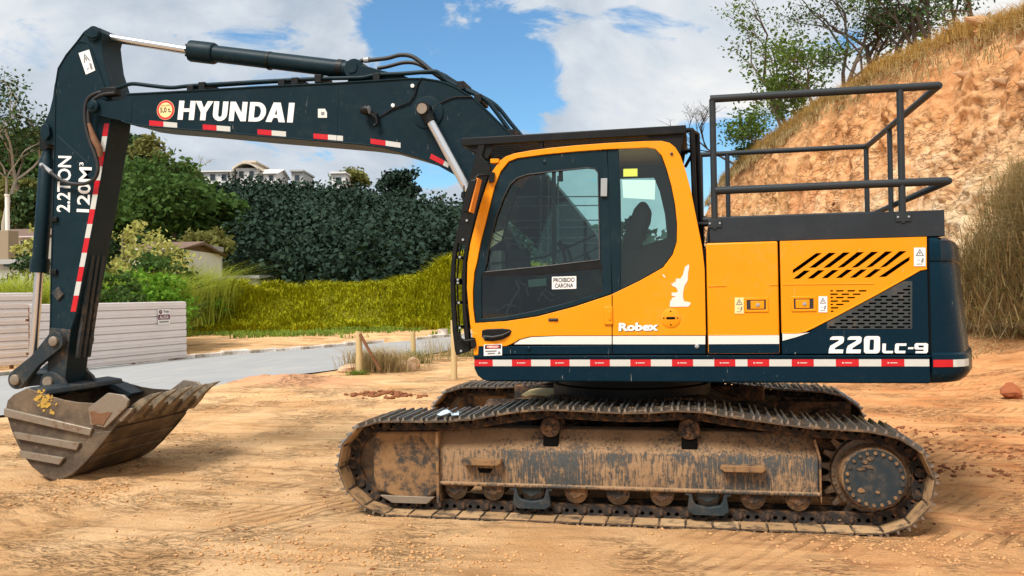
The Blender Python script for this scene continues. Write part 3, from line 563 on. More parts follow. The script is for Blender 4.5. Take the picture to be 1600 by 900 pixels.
# reflective tape along the skirt
ed = [740, 770, 800, 830, 860, 890, 922, 953, 985, 1017, 1050, 1083, 1116, 1149, 1168, 1202, 1237, 1271.5, 1306, 1342, 1377, 1413, 1452]
zt0, zt1 = 1.182, 1.232
for i in range(len(ed)-1):
    a, c = xz(ed[i], 567, Y0)[0], xz(ed[i+1], 567, Y0)[0]; a = max(a, xs0+.006); c = min(c, xs1-.006); red = (i % 2 == 0) if i < 13 else (i % 2 == 0)
    MB().box(a, c-.0005, Y0-.0025, Y0, zt0, zt1).build('reflective_tape', 'red_tape' if red else 'white_tape', skirt)
    if red:
        m = (a+c)/2; b = MB(); b.prism(circ(m-.03, (zt0+zt1)/2, .006, 8), Y0-.004, Y0-.002); b.box(m-.018, m+.03, Y0-.004, Y0-.002, (zt0+zt1)/2-.003, (zt0+zt1)/2+.003); b.build('tape_print', 'white_tape', skirt)
# engine cover panels
ZB, ZT = 1.272, 2.085
def stadium(x0, x1, z, h, n=4):
    r = h/2; o = []
    for k in range(n+1): a = -math.pi/2+math.pi*k/n; o.append((x1-r+r*math.cos(a), z+r*math.sin(a)))
    for k in range(n+1): a = math.pi/2+math.pi*k/n; o.append((x0+r+r*math.cos(a), z+r*math.sin(a)))
    return o
def zr(px, py): return xz(px, py, Y0)
xa0, xa1 = zr(1105, 470)[0], zr(1217, 470)[0]; xb0, xb1 = zr(1220.5, 470)[0], zr(1450, 470)[0]
zw0, zw1 = zr(1160, 537.5)[1], zr(1160, 524)[1]
pa = MB().box(xa0, xa1, Y0, -1.30, ZB, ZT).build('engine_cover', 'yellow', EX, bevel=.012, seg=3)
MB().box(xa0+.004, xa1-.004, Y0-.003, Y0, zw0, zw1).build('stripe', 'stripe_grey', pa)
MB().box(xa0+.004, xa1-.004, Y0-.003, Y0, ZB+.004, zw0-.0005).build('lower_band', 'teal_glossy', pa)
MB().box(xa0+.004, xa1-.004, Y0-.005, Y0, zw1+.001, zw1+.008).build('trim_ridge', 'yellow', pa, bevel=.002)
for q in ((1104.5, 446, 1136), (1200, 446, 1217)):
    MB().box(zr(q[0], q[1])[0]+.01, zr(q[2], q[1])[0]-.006, Y0-.0045, Y0, zr(1160, 447)[1], zr(1160, 445.5)[1]).build('crease', 'yellow', pa, bevel=.0015)
# rear cover: yellow upper skin with slots, dark lower skin with perforations
s6 = lambda x, y: (1220+x*.2111, 370+y*.2111)
bound = [s6(*q) for q in ((1080, 236), (1030, 245), (980, 275), (700, 430), (420, 580), (240, 672), (180, 700), (120, 712), (2, 712))]
yel = [(xb0, ZT), (xb1, ZT)]+[(max(xb0, min(xb1, zr(*q)[0])), zr(*q)[1]) for q in bound]
slots = []
for k in range(7):
    x0 = 88+k*104.5; slots.append([s6(*q) for q in ((x0, 270 if k == 0 else 231), (x0, 245 if k == 0 else 226), (x0+170+(5 if k == 0 else 0)-(0 if k else 0), 120-k*2.4), (x0+218, 120-k*2.4), (x0+40+(14 if k == 0 else 10), 231 if k else 240))] if k == 0 else [s6(*q) for q in ((x0+15, 231), (x0+165, 120-k*2.4), (x0+218, 120-k*2.4), (x0+68, 229-k*1.6))])
for k in range(7):
    x0 = 90+k*105; slots.append([s6(*q) for q in ((x0, 312-k*2), (x0+82, 249-k*2), (x0+130, 249-k*2), (x0+48, 310-k*2))] if k < 6 else [s6(*q) for q in ((722, 299), (890, 185), (955, 145), (955, 175), (780, 296))])
holes = [[zr(*q) for q in sl_] for sl_ in slots]
def slot_row(x0, x1, y, h=13): a, c = zr(*s6(x0, y)), zr(*s6(x1, y)); return stadium(a[0], c[0], (a[1]+c[1])/2, h*.2111/215.)
yrows = [(400, [(365, 388), (408, 467), (491, 550), (575, 636)]), (425, [(365, 424), (448, 508), (532, 592)]), (450, [(366, 388), (408, 467), (491, 550)]), (476, [(367, 425), (449, 510)]), (501, [(367, 388), (408, 467)]), (526, [(368, 428)]), (551, [(368, 392)])]
for y, xs in yrows:
    for x0, x1 in xs: holes.append(slot_row(x0, x1, y, 11))
pb = MB().prism(yel, Y0, -1.322, holes=holes).build('engine_cover', 'yellow', EX)
dk = [(xb0, ZB), (xb1, ZB), (xb1, zr(*bound[0])[1]-.006)]+[(max(xb0, min(xb1, zr(*q)[0])), zr(*q)[1]-.008) for q in bound[1:-1]]+[(xb0, zr(*s6(2, 772))[1])]
dk = [(xb0, ZB), (xb1, ZB), (xb1, zr(*bound[0])[1]-.007)]+[(zr(*q)[0], zr(*q)[1]-.009) for q in bound[1:6]]+[zr(*s6(215, 705)), zr(*s6(120, 740)), (xb0, zr(*s6(2, 772))[1])]
holes2 = []
def edge_x(y): return np.interp(y, [245, 275, 430, 580, 672], [1030, 980, 700, 420, 240])
for i in range(14):
    y = 341+i*25.2; x = 1040-(0 if i % 2 else 42)
    k = 0
    while True:
        x1 = 960-84*k-(0 if i % 2 == 0 else 42); x0 = x1-58
        if i % 2 and k == 0: holes2.append(slot_row(940, 962, y, 12))
        if x0 < max(edge_x(y)+52, 350): break
        holes2.append(slot_row(x0, x1, y, 13)); k += 1
hz2 = [zr(*s6(*q)) for q in ((342, 682), (973, 682), (973, 328), (911, 328), (342, 634))]; MB().prism(hz2, Y0+.0015, Y0+.004, holes=holes2).build('vent_screen', 'vent_grey', pb)
pd = MB().prism(dk, Y0+.004, -1.322, holes=holes2).build('lower_skin', 'teal_glossy', pb)
MB().prism([(xb0+.004, zr(*s6(2, 714))[1]), (xb0+.004, zr(*s6(2, 770))[1]), zr(*s6(118, 741)), zr(*s6(212, 708)), zr(*s6(150, 714))], Y0-.001, Y0+.004).build('stripe', 'stripe_grey', pb)
# raised lip along the diagonal, crease above the latches
b = MB(); lip = [zr(*q) for q in bound[:-1]]+[(xb0+.01, zr(*bound[-1])[1])]; b.tube([(p[0], Y0+.002, p[1]) for p in lip], .006, 6); b.build('trim_ridge', 'yellow', pb, smooth=60)
b = MB(); b.tube([(zr(*s6(4, 354))[0]+.01, Y0, zr(*s6(4, 354))[1]), (zr(*s6(690, 347))[0], Y0, zr(*s6(690, 347))[1])], .004, 6); b.build('crease', 'yellow', pb, smooth=60)
MB().box(xa0+.02, xb1-.02, -1.24, -1.20, ZB, ZT-.02).build('slot_dark_sheet', 'void', EX); MB().box(xb0+.002, xb1-.002, -1.3215, -1.2, ZT-.018, ZT-.002).build('cover_flange', 'yellow', pb)  # black sheet added so the slots look dark, standing in for shade inside
b = MB()
for k in range(26): z = ZB+.2+k*.02; b.box(xb0+.35, xb1-.1, -1.27, -1.25, z, z+.006)
b.build('radiator_fins', 'black', EX)
def latch(px0, py0, px1, py1, par, flip):
    a, c = zr(px0, py1), zr(px1, py0); wd, ht = c[0]-a[0], c[1]-a[1]
    MB().prism(rect(a[0], a[1], c[0], c[1]), Y0-.006, Y0+.002, holes=[rect(a[0]+.018, a[1]+.018, c[0]-.018, c[1]-.018)]).build('latch_frame', 'yellow', par, bevel=.003)
    MB().box(a[0]+.018, c[0]-.018, Y0-.0012, Y0+.001, a[1]+.018, c[1]-.018).build('latch_recess', 'print_dark', par)
    x0, x1 = (a[0]+.03, c[0]-.045) if not flip else (a[0]+.045, c[0]-.03)
    MB().box(x0, x1, Y0-.008, Y0-.001, a[1]+.024, c[1]-.024).build('latch_handle', 'yellow', par, bevel=.003)
    m = (x0+x1)/2 if not flip else (x0+x1)/2-.01
    MB().lathe([(.013, 0), (.013, -.005), (.007, -.006)], (m+.012, Y0-.008, (a[1]+c[1])/2), 'y', 14).build('lock', 'silver_grey', par)
latch(1163, 464.5, 1200.5, 488, pa, True); latch(1236.5, 462.5, 1275, 487, pb, False)
def warn(px0, py0, px1, py1, Y, par, mat='white_decal', tri=True):
    O, U, V = frame3((px0, py1), (px1, py1), (px0, py0), Y, 0); o = decal('warning_label', [rect(0, 0, 1, 1)], O, U, V, mat, par)
    O = O-np.array([0, .0032, 0]); t = [(.12, .55), (.5, .95), (.88, .55)]; ti = [(.27, .6), (.5, .85), (.73, .6)]
    b = MB(); f = lambda q: [(O+U*x+V*y)[[0, 2]] for x, y in q]
    b.prism(f(t), O[1]-.001, O[1], holes=[f(ti)]); b.prism(f(rect(.44, .66, .56, .76)), O[1]-.001, O[1])
    b.prism(f(rect(.3, .3, .38, .36)), O[1]-.001, O[1]); b.prism(f(rect(.45, .3, .53, .36)), O[1]-.001, O[1]); b.prism(f([(.6, .2), (.7, .44), (.85, .42), (.8, .2)]), O[1]-.001, O[1]); b.prism(f(rect(.2, .1, .75, .14)), O[1]-.001, O[1])
    b.build('label_print', 'print_grey', par); return o
warn(1148, 465, 1162, 490, Y0-.001, pa, 'print_cream'); warn(1279, 463, 1292.5, 488, Y0-.001, pb); warn(1428, 387, 1446, 416, Y0-.001, pb)
# 220LC-9
def px6(polys, par, mat='white_decal', Y=Y0+.003):
    b = MB()
    for q in polys: b.prism([xz(*s6(*p), Y) for p in q], Y-.003, Y)
    return b.build('model_number', mat, par)
def two(x, s=1.): return [[(x+8, 762), (x+12, 748), (x+28, 737), (x+100, 736), (x+113, 745), (x+112, 770), (x+104, 786), (x+46, 822), (x+42, 834), (x+108, 834), (x+104, 862), (x-2, 862), (x+2, 828), (x+12, 806), (x+72, 772), (x+76, 762)]]
N2 = two(355)+two(485)
b = MB(); Yn = Y0+.003
for q in N2: b.prism([xz(*s6(*p), Yn) for p in q], Yn-.003, Yn)
b.prism([xz(*s6(*p), Yn) for p in ((615, 760), (622, 742), (640, 735), (722, 735), (734, 744), (734, 835), (728, 854), (710, 863), (628, 863), (615, 852))], Yn-.003, Yn, holes=[[xz(*s6(*p), Yn) for p in ((658, 768), (664, 760), (688, 760), (690, 768), (688, 830), (682, 838), (658, 838), (655, 830))]])
b.prism([xz(*s6(*p), Yn) for p in ((752, 790), (778, 790), (776, 844), (830, 844), (828, 862), (762, 862), (750, 852))], Yn-.003, Yn)
b.prism([xz(*s6(*p), Yn) for p in ((846, 798), (856, 789), (930, 789), (927, 807), (874, 807), (871, 843), (922, 843), (920, 862), (852, 862), (842, 853))], Yn-.003, Yn)
b.prism([xz(*s6(*p), Yn) for p in ((942, 818), (982, 817), (981, 831), (941, 832))], Yn-.003, Yn)
b.prism([xz(*s6(*p), Yn) for p in ((990, 797), (1000, 787), (1080, 787), (1090, 796), (1088, 850), (1078, 862), (996, 862), (998, 846), (1056, 846), (1057, 834), (998, 834), (988, 826))], Yn-.003, Yn, holes=[[xz(*s6(*p), Yn) for p in ((1018, 804), (1058, 804), (1058, 819), (1018, 819))]])
b.build('model_number', 'white_decal', pb)
# hood, far side bodywork
hood = MB().box(.66, 2.18, -1.195, 1.33, 1.9, 2.07).build('engine_hood', 'yellow', EX, bevel=.03, seg=3)
MB().box(.66, 2.18, 1.28, 1.34, 1.27, 1.9).build('engine_cover', 'yellow', EX, bevel=.02)
MB().box(-1.05, .64, .42, 1.33, 1.25, 1.92).build('fuel_tank', 'yellow', EX, bevel=.03)
MB().box(.62, .68, -1.29, 1.29, 1.25, 2.05).build('firewall', 'black', EX)
# ---- counterweight
def cw_plan(inset, dx, n=7):
    base = [(2.19, -1.35), (2.27, -1.35), (2.34, -1.335), (2.405, -1.295), (2.455, -1.225), (2.49, -1.13), (2.555, -.95), (2.655, -.6), (2.715, -.28), (2.735, 0)]
    h = [(x+(dx if x > 2.3 else 0)-(inset if x > 2.2 else 0)*(1 if x > 2.35 else .5), y+(inset if y < -.9 else 0)) for x, y in base]; h[0] = (2.19, -1.35+inset)
    return h+[(x, -y) for x, y in h[::-1][1:]]
lev = [(1.055, .10, -.02), (1.068, .045, 0), (1.10, .014, 0), (1.14, .0, .005), (1.235, .0, .005), (1.262, .002, .0), (1.275, .014, -.004), (1.30, .014, -.006), (1.55, .014, -.03), (1.88, .014, -.055), (1.91, .02, -.058), (1.918, .012, -.058), (1.95, .010, -.06), (2.03, .014, -.062), (2.06, .024, -.065), (2.08, .045, -.07), (2.088, .085, -.08)]
b = MB(); pl = [cw_plan(i, d) for z, i, d in lev]; n = len(pl[0]); vs = [(x, y, lev[k][0]) for k in range(len(lev)) for x, y in pl[k]]; fs = []
for k in range(len(lev)-1):
    for i in range(n): a, c = k*n+i, k*n+(i+1) % n; fs.append((a, c, c+n, a+n))
fs += [tuple(range(n))[::-1], tuple((len(lev)-1)*n+i for i in range(n))]; b.add(vs, fs); cw = b.build('counterweight', 'teal_glossy', EX, smooth=28)
tp = np.array(cw_plan(0, .005)[:8]); tcum = np.concatenate([[0], np.cumsum(np.hypot(*np.diff(tp, axis=0).T))])
for mat, ta, tb in (('red_tape', .006, .135), ('white_tape', .136, .30)):
    b = MB(); vs = []; ks = np.linspace(ta, tb, 8)
    for q in ks:
        x, y = np.interp(q, tcum, tp[:, 0]), np.interp(q, tcum, tp[:, 1]); x2, y2 = np.interp(q+.01, tcum, tp[:, 0]), np.interp(q+.01, tcum, tp[:, 1]); nx_, ny_ = (y2-y)/.01, -(x2-x)/.01
        for zz in (zt0-.004, zt1-.004):
            vs += [(x+nx_*.006, y+ny_*.006, zz), (x-nx_*.004, y-ny_*.004, zz)]
    fs = [(0, 1, 3, 2), (28, 30, 31, 29)]
    for i in range(7):
        k = i*4; fs += [(k, k+2, k+6, k+4), (k+1, k+5, k+7, k+3), (k, k+4, k+5, k+1), (k+2, k+3, k+7, k+6)]
    b.add(vs, fs); b.build('reflective_tape', mat, cw)
MB().box(xb1+.001, 2.1895, Y0+.012, -1.2, 1.27, 2.075).build('cover_gap', 'void', EX)
# ---- platform and guard rails over the engine
b = MB(); b.box(.70, 2.30, -1.31, -1.28, 2.089, 2.272); b.box(.70, 2.30, 1.28, 1.31, 2.089, 2.272); b.box(.70, .73, -1.28, 1.28, 2.089, 2.272); b.box(2.27, 2.30, -1.28, 1.28, 2.089, 2.272); b.box(.73, 2.27, -1.28, 1.28, 2.20, 2.215)
plat = b.build('platform', 'platform_grey', EX, bevel=.003)
def rail(name, pts, r=.026): return MB().tube(pts, r, 12).build(name, 'rail_grey', plat, smooth=50)
zr1, zr2 = 3.150, 2.474; yn, yf = -1.295, 1.295; xr = 2.285
rail('top_rail', [(.722, yn, zr1+.004), (xr, yn, zr1-.004)], .028); rail('mid_rail', [(.745, yn, zr2), (xr+.05, yn, zr2)], .029)
rail('top_rail', [(.60, yf, zr1), (xr, yf, zr1)]); rail('mid_rail', [(.66, yf, zr2), (xr+.05, yf, zr2)])
rail('top_rail', [(xr, yn, zr1-.004), (xr, yf, zr1)]); rail('mid_rail', [(xr+.05, yn, zr2), (xr+.05, yf, zr2)])
for x, y in ((.738, yn), (2.03, yn), (.93, yf), (xr-.01, yf), (.66, yf)): rail('post', [(x, y, 2.19), (x, y, zr1)], .024)
rail('post', [(xr, .28, 2.2), (xr, .28, zr1)], .022)
for x in (.738, 2.03):
    MB().box(x-.05, x+.05, -1.318, -1.309, 2.2, 2.262).build('post_plate', 'rail_grey', plat, bevel=.002)
    for dx_ in (-.036, .036): MB().lathe([(.008, 0), (.008, -.006)], (x+dx_, -1.318, 2.232), 'y', 6).build('bolt', 'silver_grey', plat)
# ladder handrails behind the cab
hr = MB(); 
for x, y in ((.605, -1.18), (.645, -1.02)): hr.tube([(x, y, 1.9), (x-.015, y, 2.7), (x-.02, y, 2.95)], .02, 10)
hr.tube([(.54, -1.18, 2.955), (.585, -1.18, 2.955), (.60, -1.10, 2.95), (.625, -1.02, 2.95)], .018, 10); hr.tube([(.605, -1.18, 2.24), (.72, -1.18, 2.235)], .018, 10); hr.tube([(.50, -1.12, 2.80), (.59, -1.18, 2.80)], .015, 8); hr.tube([(.53, -1.15, 2.68), (.59, -1.18, 2.78)], .012, 8)
hr.build('handrail', 'black', EX, smooth=50)

# ---- cab
CY0, CY1 = -1.35, -.36
outer = [(740, 524), (735, 510), (732, 480), (729.5, 449), (730.5, 410), (735, 380), (743, 348), (751, 318), (760, 290), (769, 268), (780, 252), (790, 244.5), (804, 239.5), (830, 235), (860, 231), (900, 227), (947, 223.5), (1007, 220.5), (1033, 220), (1046, 223), (1055, 230), (1063, 243), (1070, 262), (1079, 295), (1086, 330), (1092, 360), (1097, 385), (1101, 420), (1103, 524)]
lowy = [(1103, 524), (870, 524.5), (828, 526), (812, 530), (800, 537), (790, 541), (740, 541)]
open_ = [(745, 410), (751, 378), (763, 330), (773, 290), (782.5, 267), (795, 252), (808, 247), (852, 241), (900, 236.5), (949, 233), (1012, 230.5), (1024, 232.5), (1034, 243), (1042, 265), (1049, 290), (1055, 320), (1058, 350), (1057.5, 378), (1051, 398), (1036, 418), (1000, 438.5), (956, 460), (897, 479.5), (840, 494.5), (790, 502), (742, 505), (739, 480), (738.5, 455), (741, 425)]
cab = MB().prism(pol(outer[:-1]+lowy+[], CY0), CY0, CY0+.05, holes=[pol(open_, CY0)]).build('cab', 'yellow', EX, bevel=.012, seg=3)
zl = lambda px, py: xz(px, py, CY0)
band = [zl(742, 541), zl(790, 541), zl(800, 538), zl(1103, 538.5)]
MB().prism([zl(803, 538), zl(813, 531), zl(829, 527), zl(870, 525.2), zl(1102, 524.8), zl(1102, 538)], CY0+.001, CY0+.03).build('stripe', 'stripe_grey', cab)
MB().prism([(xs0+.02, 1.272), zl(743, 541.5), zl(1102, 538.6), (zl(1102, 540)[0], 1.272)], CY0+.004, CY0+.05).build('lower_band', 'teal_glossy', cab, bevel=.003)
MB().prism([zl(737, 520), zl(740, 541), (xs0, 1.268), (xs0+.035, 1.268), zl(748, 541), zl(748, 520)], CY0-.001, CY0+.05).build('pillar_foot', 'yellow', cab, bevel=.004)
for px, mt in ((826, 'silver_grey'), (1089, 'silver_grey')): MB().lathe([(.016, .01), (.016, -.006), (.008, -.011)], (zl(px, 544)[0], CY0+.004, zl(px, 545 if px < 900 else 541)[1]), 'y', 14).build('bolt_cap', 'teal_glossy' if px < 900 else mt, cab, smooth=40)
# panel gaps
MB().prism([zl(955.8, 461), zl(957.2, 461), zl(957.2, 556), zl(955.8, 556)], CY0-.0015, CY0+.01).build('door_gap', 'void', cab)
# door frame (dark) and panes
door_o = [(q if q[0] < 957 else None) for q in open_]
door = [(746, 410), (752, 378), (764, 330), (774, 290), (783.5, 268), (796, 253.3), (808, 248.3), (852, 242.3), (900, 237.8), (948, 234.3), (952, 300), (955, 400), (956, 458.5), (897, 478), (840, 493), (790, 500.5), (743.5, 503.5), (740.5, 480), (740, 455), (742.5, 425)]
gl_up = [(760, 412), (764, 385), (775, 340), (786, 310), (797, 288), (808, 278), (824, 272.5), (870, 267), (918, 262), (930, 263.5), (935, 270), (937, 406), (850, 416), (757.5, 425)]
gl_lo = [(752, 432), (850, 428), (940, 419), (942, 456), (897, 470), (840, 484.5), (790, 494.5), (752, 498)]
dr = MB().prism(pol(door, CY0+.01), CY0+.012, CY0+.05, holes=[pol(gl_up, CY0+.01), pol(gl_lo, CY0+.01)]).build('cab_door', 'teal_arm', cab, bevel=.004)
b = MB(); rim = pol(gl_up, CY0+.008); b.tube([(x, CY0+.012, z) for x, z in rim+rim[:1]], .007, 6); b.build('window_seal', 'rubber', cab, smooth=60)
MB().prism(pol(gl_up, CY0+.03), CY0+.028, CY0+.032).build('window_pane', 'glass', cab)
MB().prism(pol(gl_lo, CY0+.03), CY0+.026, CY0+.030).build('window_pane', 'glass_dark', cab)
MB().prism(pol([(752, 426), (938, 408), (942, 419), (850, 428.5), (752, 432.5)], CY0+.01), CY0+.008, CY0+.04).build('door_crossbar', 'black', cab)
MB().prism(pol([(862, 268), (868, 267.3), (868, 413.5), (862, 414)], CY0+.03), CY0+.034, CY0+.05).build('sliding_sash', 'teal_dusty', cab)
pil = [(949, 233.5), (966, 232.5), (969, 300), (970, 380), (970, 454), (957, 460)]
MB().prism(pol(pil, CY0+.01), CY0+.014, CY0+.06).build('door_pillar', 'teal_arm', cab, bevel=.004)
rw = [(966, 233), (1012, 231.5), (1023, 233.5), (1033, 244), (1041, 265.5), (1048, 290), (1054, 320), (1057, 350), (1056.5, 378), (1050, 397), (1035, 417), (1000, 437), (968, 453)]
rwi = [(974, 245), (1010, 243), (1020, 250), (1030, 275), (1040, 310), (1046, 350), (1045, 380), (1038, 392), (1025, 405), (995, 424), (974, 434)]
MB().prism(pol(rw, CY0+.02), CY0+.018, CY0+.022).build('window_pane', 'glass', cab)
for q in ((937.5, 279, 949, 307),): MB().prism(pol([(q[0]+1.5, q[1]), (q[2], q[1]-.5), (q[2]-.5, q[3]), (q[0]+1, q[3])], CY0+.0), CY0-.008, CY0+.01).build('catch_plate', 'silver_grey', cab, bevel=.003)
MB().lathe([(.022, .014), (.02, 0.), (.012, -.006)], (zl(851, 253)[0], CY0+.012, zl(851, 253)[1]), 'y', 16).build('door_knob', 'teal_arm', cab, smooth=40)
# handle pocket, latch, hinge, cap
hp = [(753, 516), (760, 514), (785, 513), (797, 514.5), (800, 518), (796, 525), (785, 531), (770, 533.5), (757, 532.5), (752.5, 526)]
MB().prism(pol(hp, CY0), CY0-.004, CY0+.02).build('handle_pocket', 'black', cab, bevel=.006)
b = MB(); b.tube([S(756, 526, CY0-.012), S(770, 527, CY0-.024), S(785, 524, CY0-.022), S(797, 518, CY0-.010)], [.012, .011, .010, .006], 8); b.build('door_handle', 'rubber', cab, smooth=60)
MB().lathe([(.012, 0), (.012, -.012)], tuple(S(757.5, 526.5, CY0-.006)), 'y', 12).build('lock', 'silver_grey', cab)
b = MB(); b.tube([S(858.5, 500, CY0-.004), S(870, 499.5, CY0-.010), S(871, 500, CY0-.004)], .006, 6); b.box(zl(857, 500)[0], zl(872, 500)[0], CY0-.003, CY0+.002, zl(860, 502)[1], zl(860, 497.5)[1]); b.build('key_latch', 'print_dark', cab)
MB().box(zl(944, 480)[0], zl(957, 480)[0], CY0-.014, CY0+.002, zl(950, 507)[1], zl(950, 479)[1]).build('door_hinge', 'yellow', cab, bevel=.004)
MB().box(zl(951, 480)[0], zl(955, 480)[0], CY0-.02, CY0+.002, zl(950, 500)[1], zl(950, 486)[1]).build('hinge_pin', 'yellow', cab, bevel=.003)
cx, cz = zl(1048, 497); MB().lathe([(.071, .002), (.071, -.004), (.067, -.006)], (cx, CY0, cz), 'y', 32).build('round_cover', 'yellow', cab, smooth=40)
MB().prism(stadium(cx-.034, cx+.034, cz, .018), CY0-.0075, CY0-.005).build('cover_slot', 'void', cab)
for ax, az in ((0, .05), (0, -.05), (-.05, 0), (.05, 0)): MB().prism(circ(cx+ax, cz+az, .006, 8), CY0-.0075, CY0-.005).build('screw', 'void', cab)
MB().lathe([(.011, .0), (.011, -.008), (.006, -.010)], (zl(1049.5, 240.5)[0], CY0, zl(1049.5, 240.5)[1]), 'y', 10).build('plug', 'print_dark', cab)
# stickers and lettering on the cab
f5 = lambda x, y: zl(950+x*.1444, 400+y*.1444)
deer = [(870, 90), (880, 108), (866, 190), (862, 268), (828, 320), (812, 400), (812, 450), (822, 488), (890, 502), (895, 520), (868, 548), (668, 550), (672, 490), (690, 470), (690, 455), (735, 440), (690, 430), (688, 396), (735, 396), (758, 385), (740, 345), (700, 325), (680, 292), (702, 302), (712, 278), (730, 290), (735, 246), (785, 244), (812, 200), (832, 120)]
MB().prism([f5(*q) for q in deer], CY0-.003, CY0).build('torn_sticker', 'stripe_grey', cab)
MB().prism([f5(*q) for q in ((585, 203), (605, 203), (622, 230), (612, 234))], CY0-.002, CY0).build('torn_sticker', 'stripe_grey', cab)
for dxy, mt, yo in ((2.0, 'print_dark', .002), (0, 'white_decal', .0035)):
    O, U, V = frame3((966.5+dxy*.5, 517.5+dxy*.35), (1028.5+dxy*.5, 516.7+dxy*.35), (967+dxy*.5, 504.5+dxy*.3), CY0, 0); text('lettering', 'Robex', O, U, V, mt, cab, yo, .045)
def sign(lines, px0, py0, px1, py1, Y, par, mat='white_decal', ink='print_dark', skew=0.):
    O, U, V = frame3((px0, py1), (px1, py1+skew), (px0, py0), Y); decal('sign', [rect(0, 0, 1, 1)], O, U, V, mat, par)
    for t, a0, b0, a1, b1 in lines: text('lettering', t, O+U*a0+V*b0, U*(a1-a0), V*(b1-b0), ink, par, .0045, .02)
sign([('PROIBIDO', .06, .54, .93, .9), ('CARONA', .12, .1, .88, .46)], 862.5, 432.5, 900.5, 452, CY0+.022, cab, skew=-1)
MB().prism(pol([(825, 437), (853.5, 434.5), (854, 446), (826, 449)], CY0+.034), CY0+.033, CY0+.036).build('sticker', 'print_cyan', cab)
sign([], 756, 538.5, 784.5, 556, CY0-.001, cab, skew=-1)
O, U, V = frame3((756, 556), (784.5, 555), (756, 538.5), CY0-.0045); decal('sign_header', [rect(.06, .6, .94, .95)], O, U, V, 'print_dark', cab, .001); O[1] -= .001
decal('sign_oval', [[(.5+.38*math.cos(a), .775+.15*math.sin(a)) for a in np.linspace(0, 6.28, 18)[:-1]]], O, U, V, 'print_red', cab, .001); O[1] -= .001
decal('print_bar', [rect(.08, .34, .70, .46), rect(.2, .13, .60, .25)], O+np.array([0, .002, 0]), U, V, 'print_grey', cab, .001); text('lettering', 'PERIGO', O+U*.2+V*.69, U*.6, V*.18, 'white_decal', cab, .0005, .03); decal('label_print', [[(.74, .12), (.84, .42), (.94, .12)]], O+np.array([0, .002, 0]), U, V, 'print_grey', cab, .001)
MB().prism(pol([(974, 264), (996, 263.5), (996, 275.5), (974, 276)], CY0+.016), CY0+.014, CY0+.017).build('sticker', 'print_lime', cab)
# far side wall, roof, front and rear glazing
inn = lambda pts: pol(pts, CY0)
fo = [(p[0], p[1]) for p in pol(outer[:-1]+lowy[:1]+[(742, 541)], CY0)]
fy = CY1
far_w1 = pol([(768, 420), (778, 345), (796, 300), (818, 276), (870, 268), (925, 262), (935, 268), (937, 412)], CY1)
far_w2 = pol([(962, 280), (1022, 278), (1031, 300), (1039, 335), (1043, 372), (1005, 384), (962, 396)], CY1)
fo2 = [(x+.02, z) for x, z in fo]
MB().prism(fo2, CY1-.03, CY1, holes=[far_w1, far_w2]).build('cab_wall', 'black', cab, bevel=.01)
MB().prism(pol([(768, 420), (778, 345), (796, 300), (818, 276), (870, 268), (925, 262), (935, 268), (937, 412)], CY1), CY1-.016, CY1-.014).build('window_pane', 'glass', cab)
MB().prism(pol([(962, 280), (1022, 278), (1031, 300), (1039, 335), (1043, 372), (1005, 384), (962, 396)], CY1), CY1-.016, CY1-.014).build('window_pane', 'glass', cab)
MB().prism(pol([(972, 281), (1024, 281.5), (1023, 312), (974, 309)], CY0+.016), CY0+.014, CY0+.017).build('sticker', 'print_cyan', cab)
b = MB(); ro = [np.array(q) for q in fo]
def strip(idx, inset, th):
    p = [ro[i] for i in idx]; bb = MB(); vs = []
    for i, q in enumerate(p):
        t = p[min(i+1, len(p)-1)]-p[max(i-1, 0)]; t = t/np.linalg.norm(t); nrm = np.array([t[1], -t[0]]); a = q+nrm*inset; c = q+nrm*(inset+th)
        vs += [(a[0], CY0+.04, a[1]), (a[0], CY1-.02, a[1]), (c[0], CY1-.02, c[1]), (c[0], CY0+.04, c[1])]
    fs = []
    for i in range(len(p)-1):
        k = i*4
        for e0, e1 in ((0, 1), (1, 2), (2, 3), (3, 0)): fs.append((k+e0, k+e1, k+4+e1, k+4+e0))
    fs += [(0, 1, 2, 3), tuple(len(p)*4-4+i for i in (3, 2, 1, 0))]; return bb.add(vs, fs)
strip(range(9, 21), .004, .03).build('cab_roof', 'yellow', cab, smooth=40)
strip(range(2, 10), .006, .006).build('windscreen', 'glass', cab, smooth=40)
strip(range(20, 29), .004, .03).build('cab_rear', 'black', cab, smooth=40)
MB().box(-1.05, .55, CY0+.05, CY1-.03, 1.25, 1.31).build('cab_floor', 'black', cab)
MB().prism(pol([(958, 400), (1048, 372), (1052, 398), (1036, 417), (1000, 437), (958, 458)], CY0), CY0+.10, CY1-.05).build('rear_trim', 'black', cab, bevel=.02)
b = MB(); b.prism(pol([(745, 430), (940, 425), (942, 455), (890, 475), (800, 500), (745, 504)], CY1), CY1-.08, CY1-.032); b.build('side_trim', 'black', cab)
# window guard on the far side: horizontal bars
b = MB()
for k, v in enumerate((308, 322, 345, 356, 372, 381)): b.tube([S(790-k*4, v, CY1+.04), S(935, v-1, CY1+.04)], .005, 6)
for k, u in enumerate((845, 857, 872)): b.bar(S(u, 275, CY1+.05), S(u, 395, CY1+.05), .02, .012)
b.build('window_guard', 'silver_grey', cab)
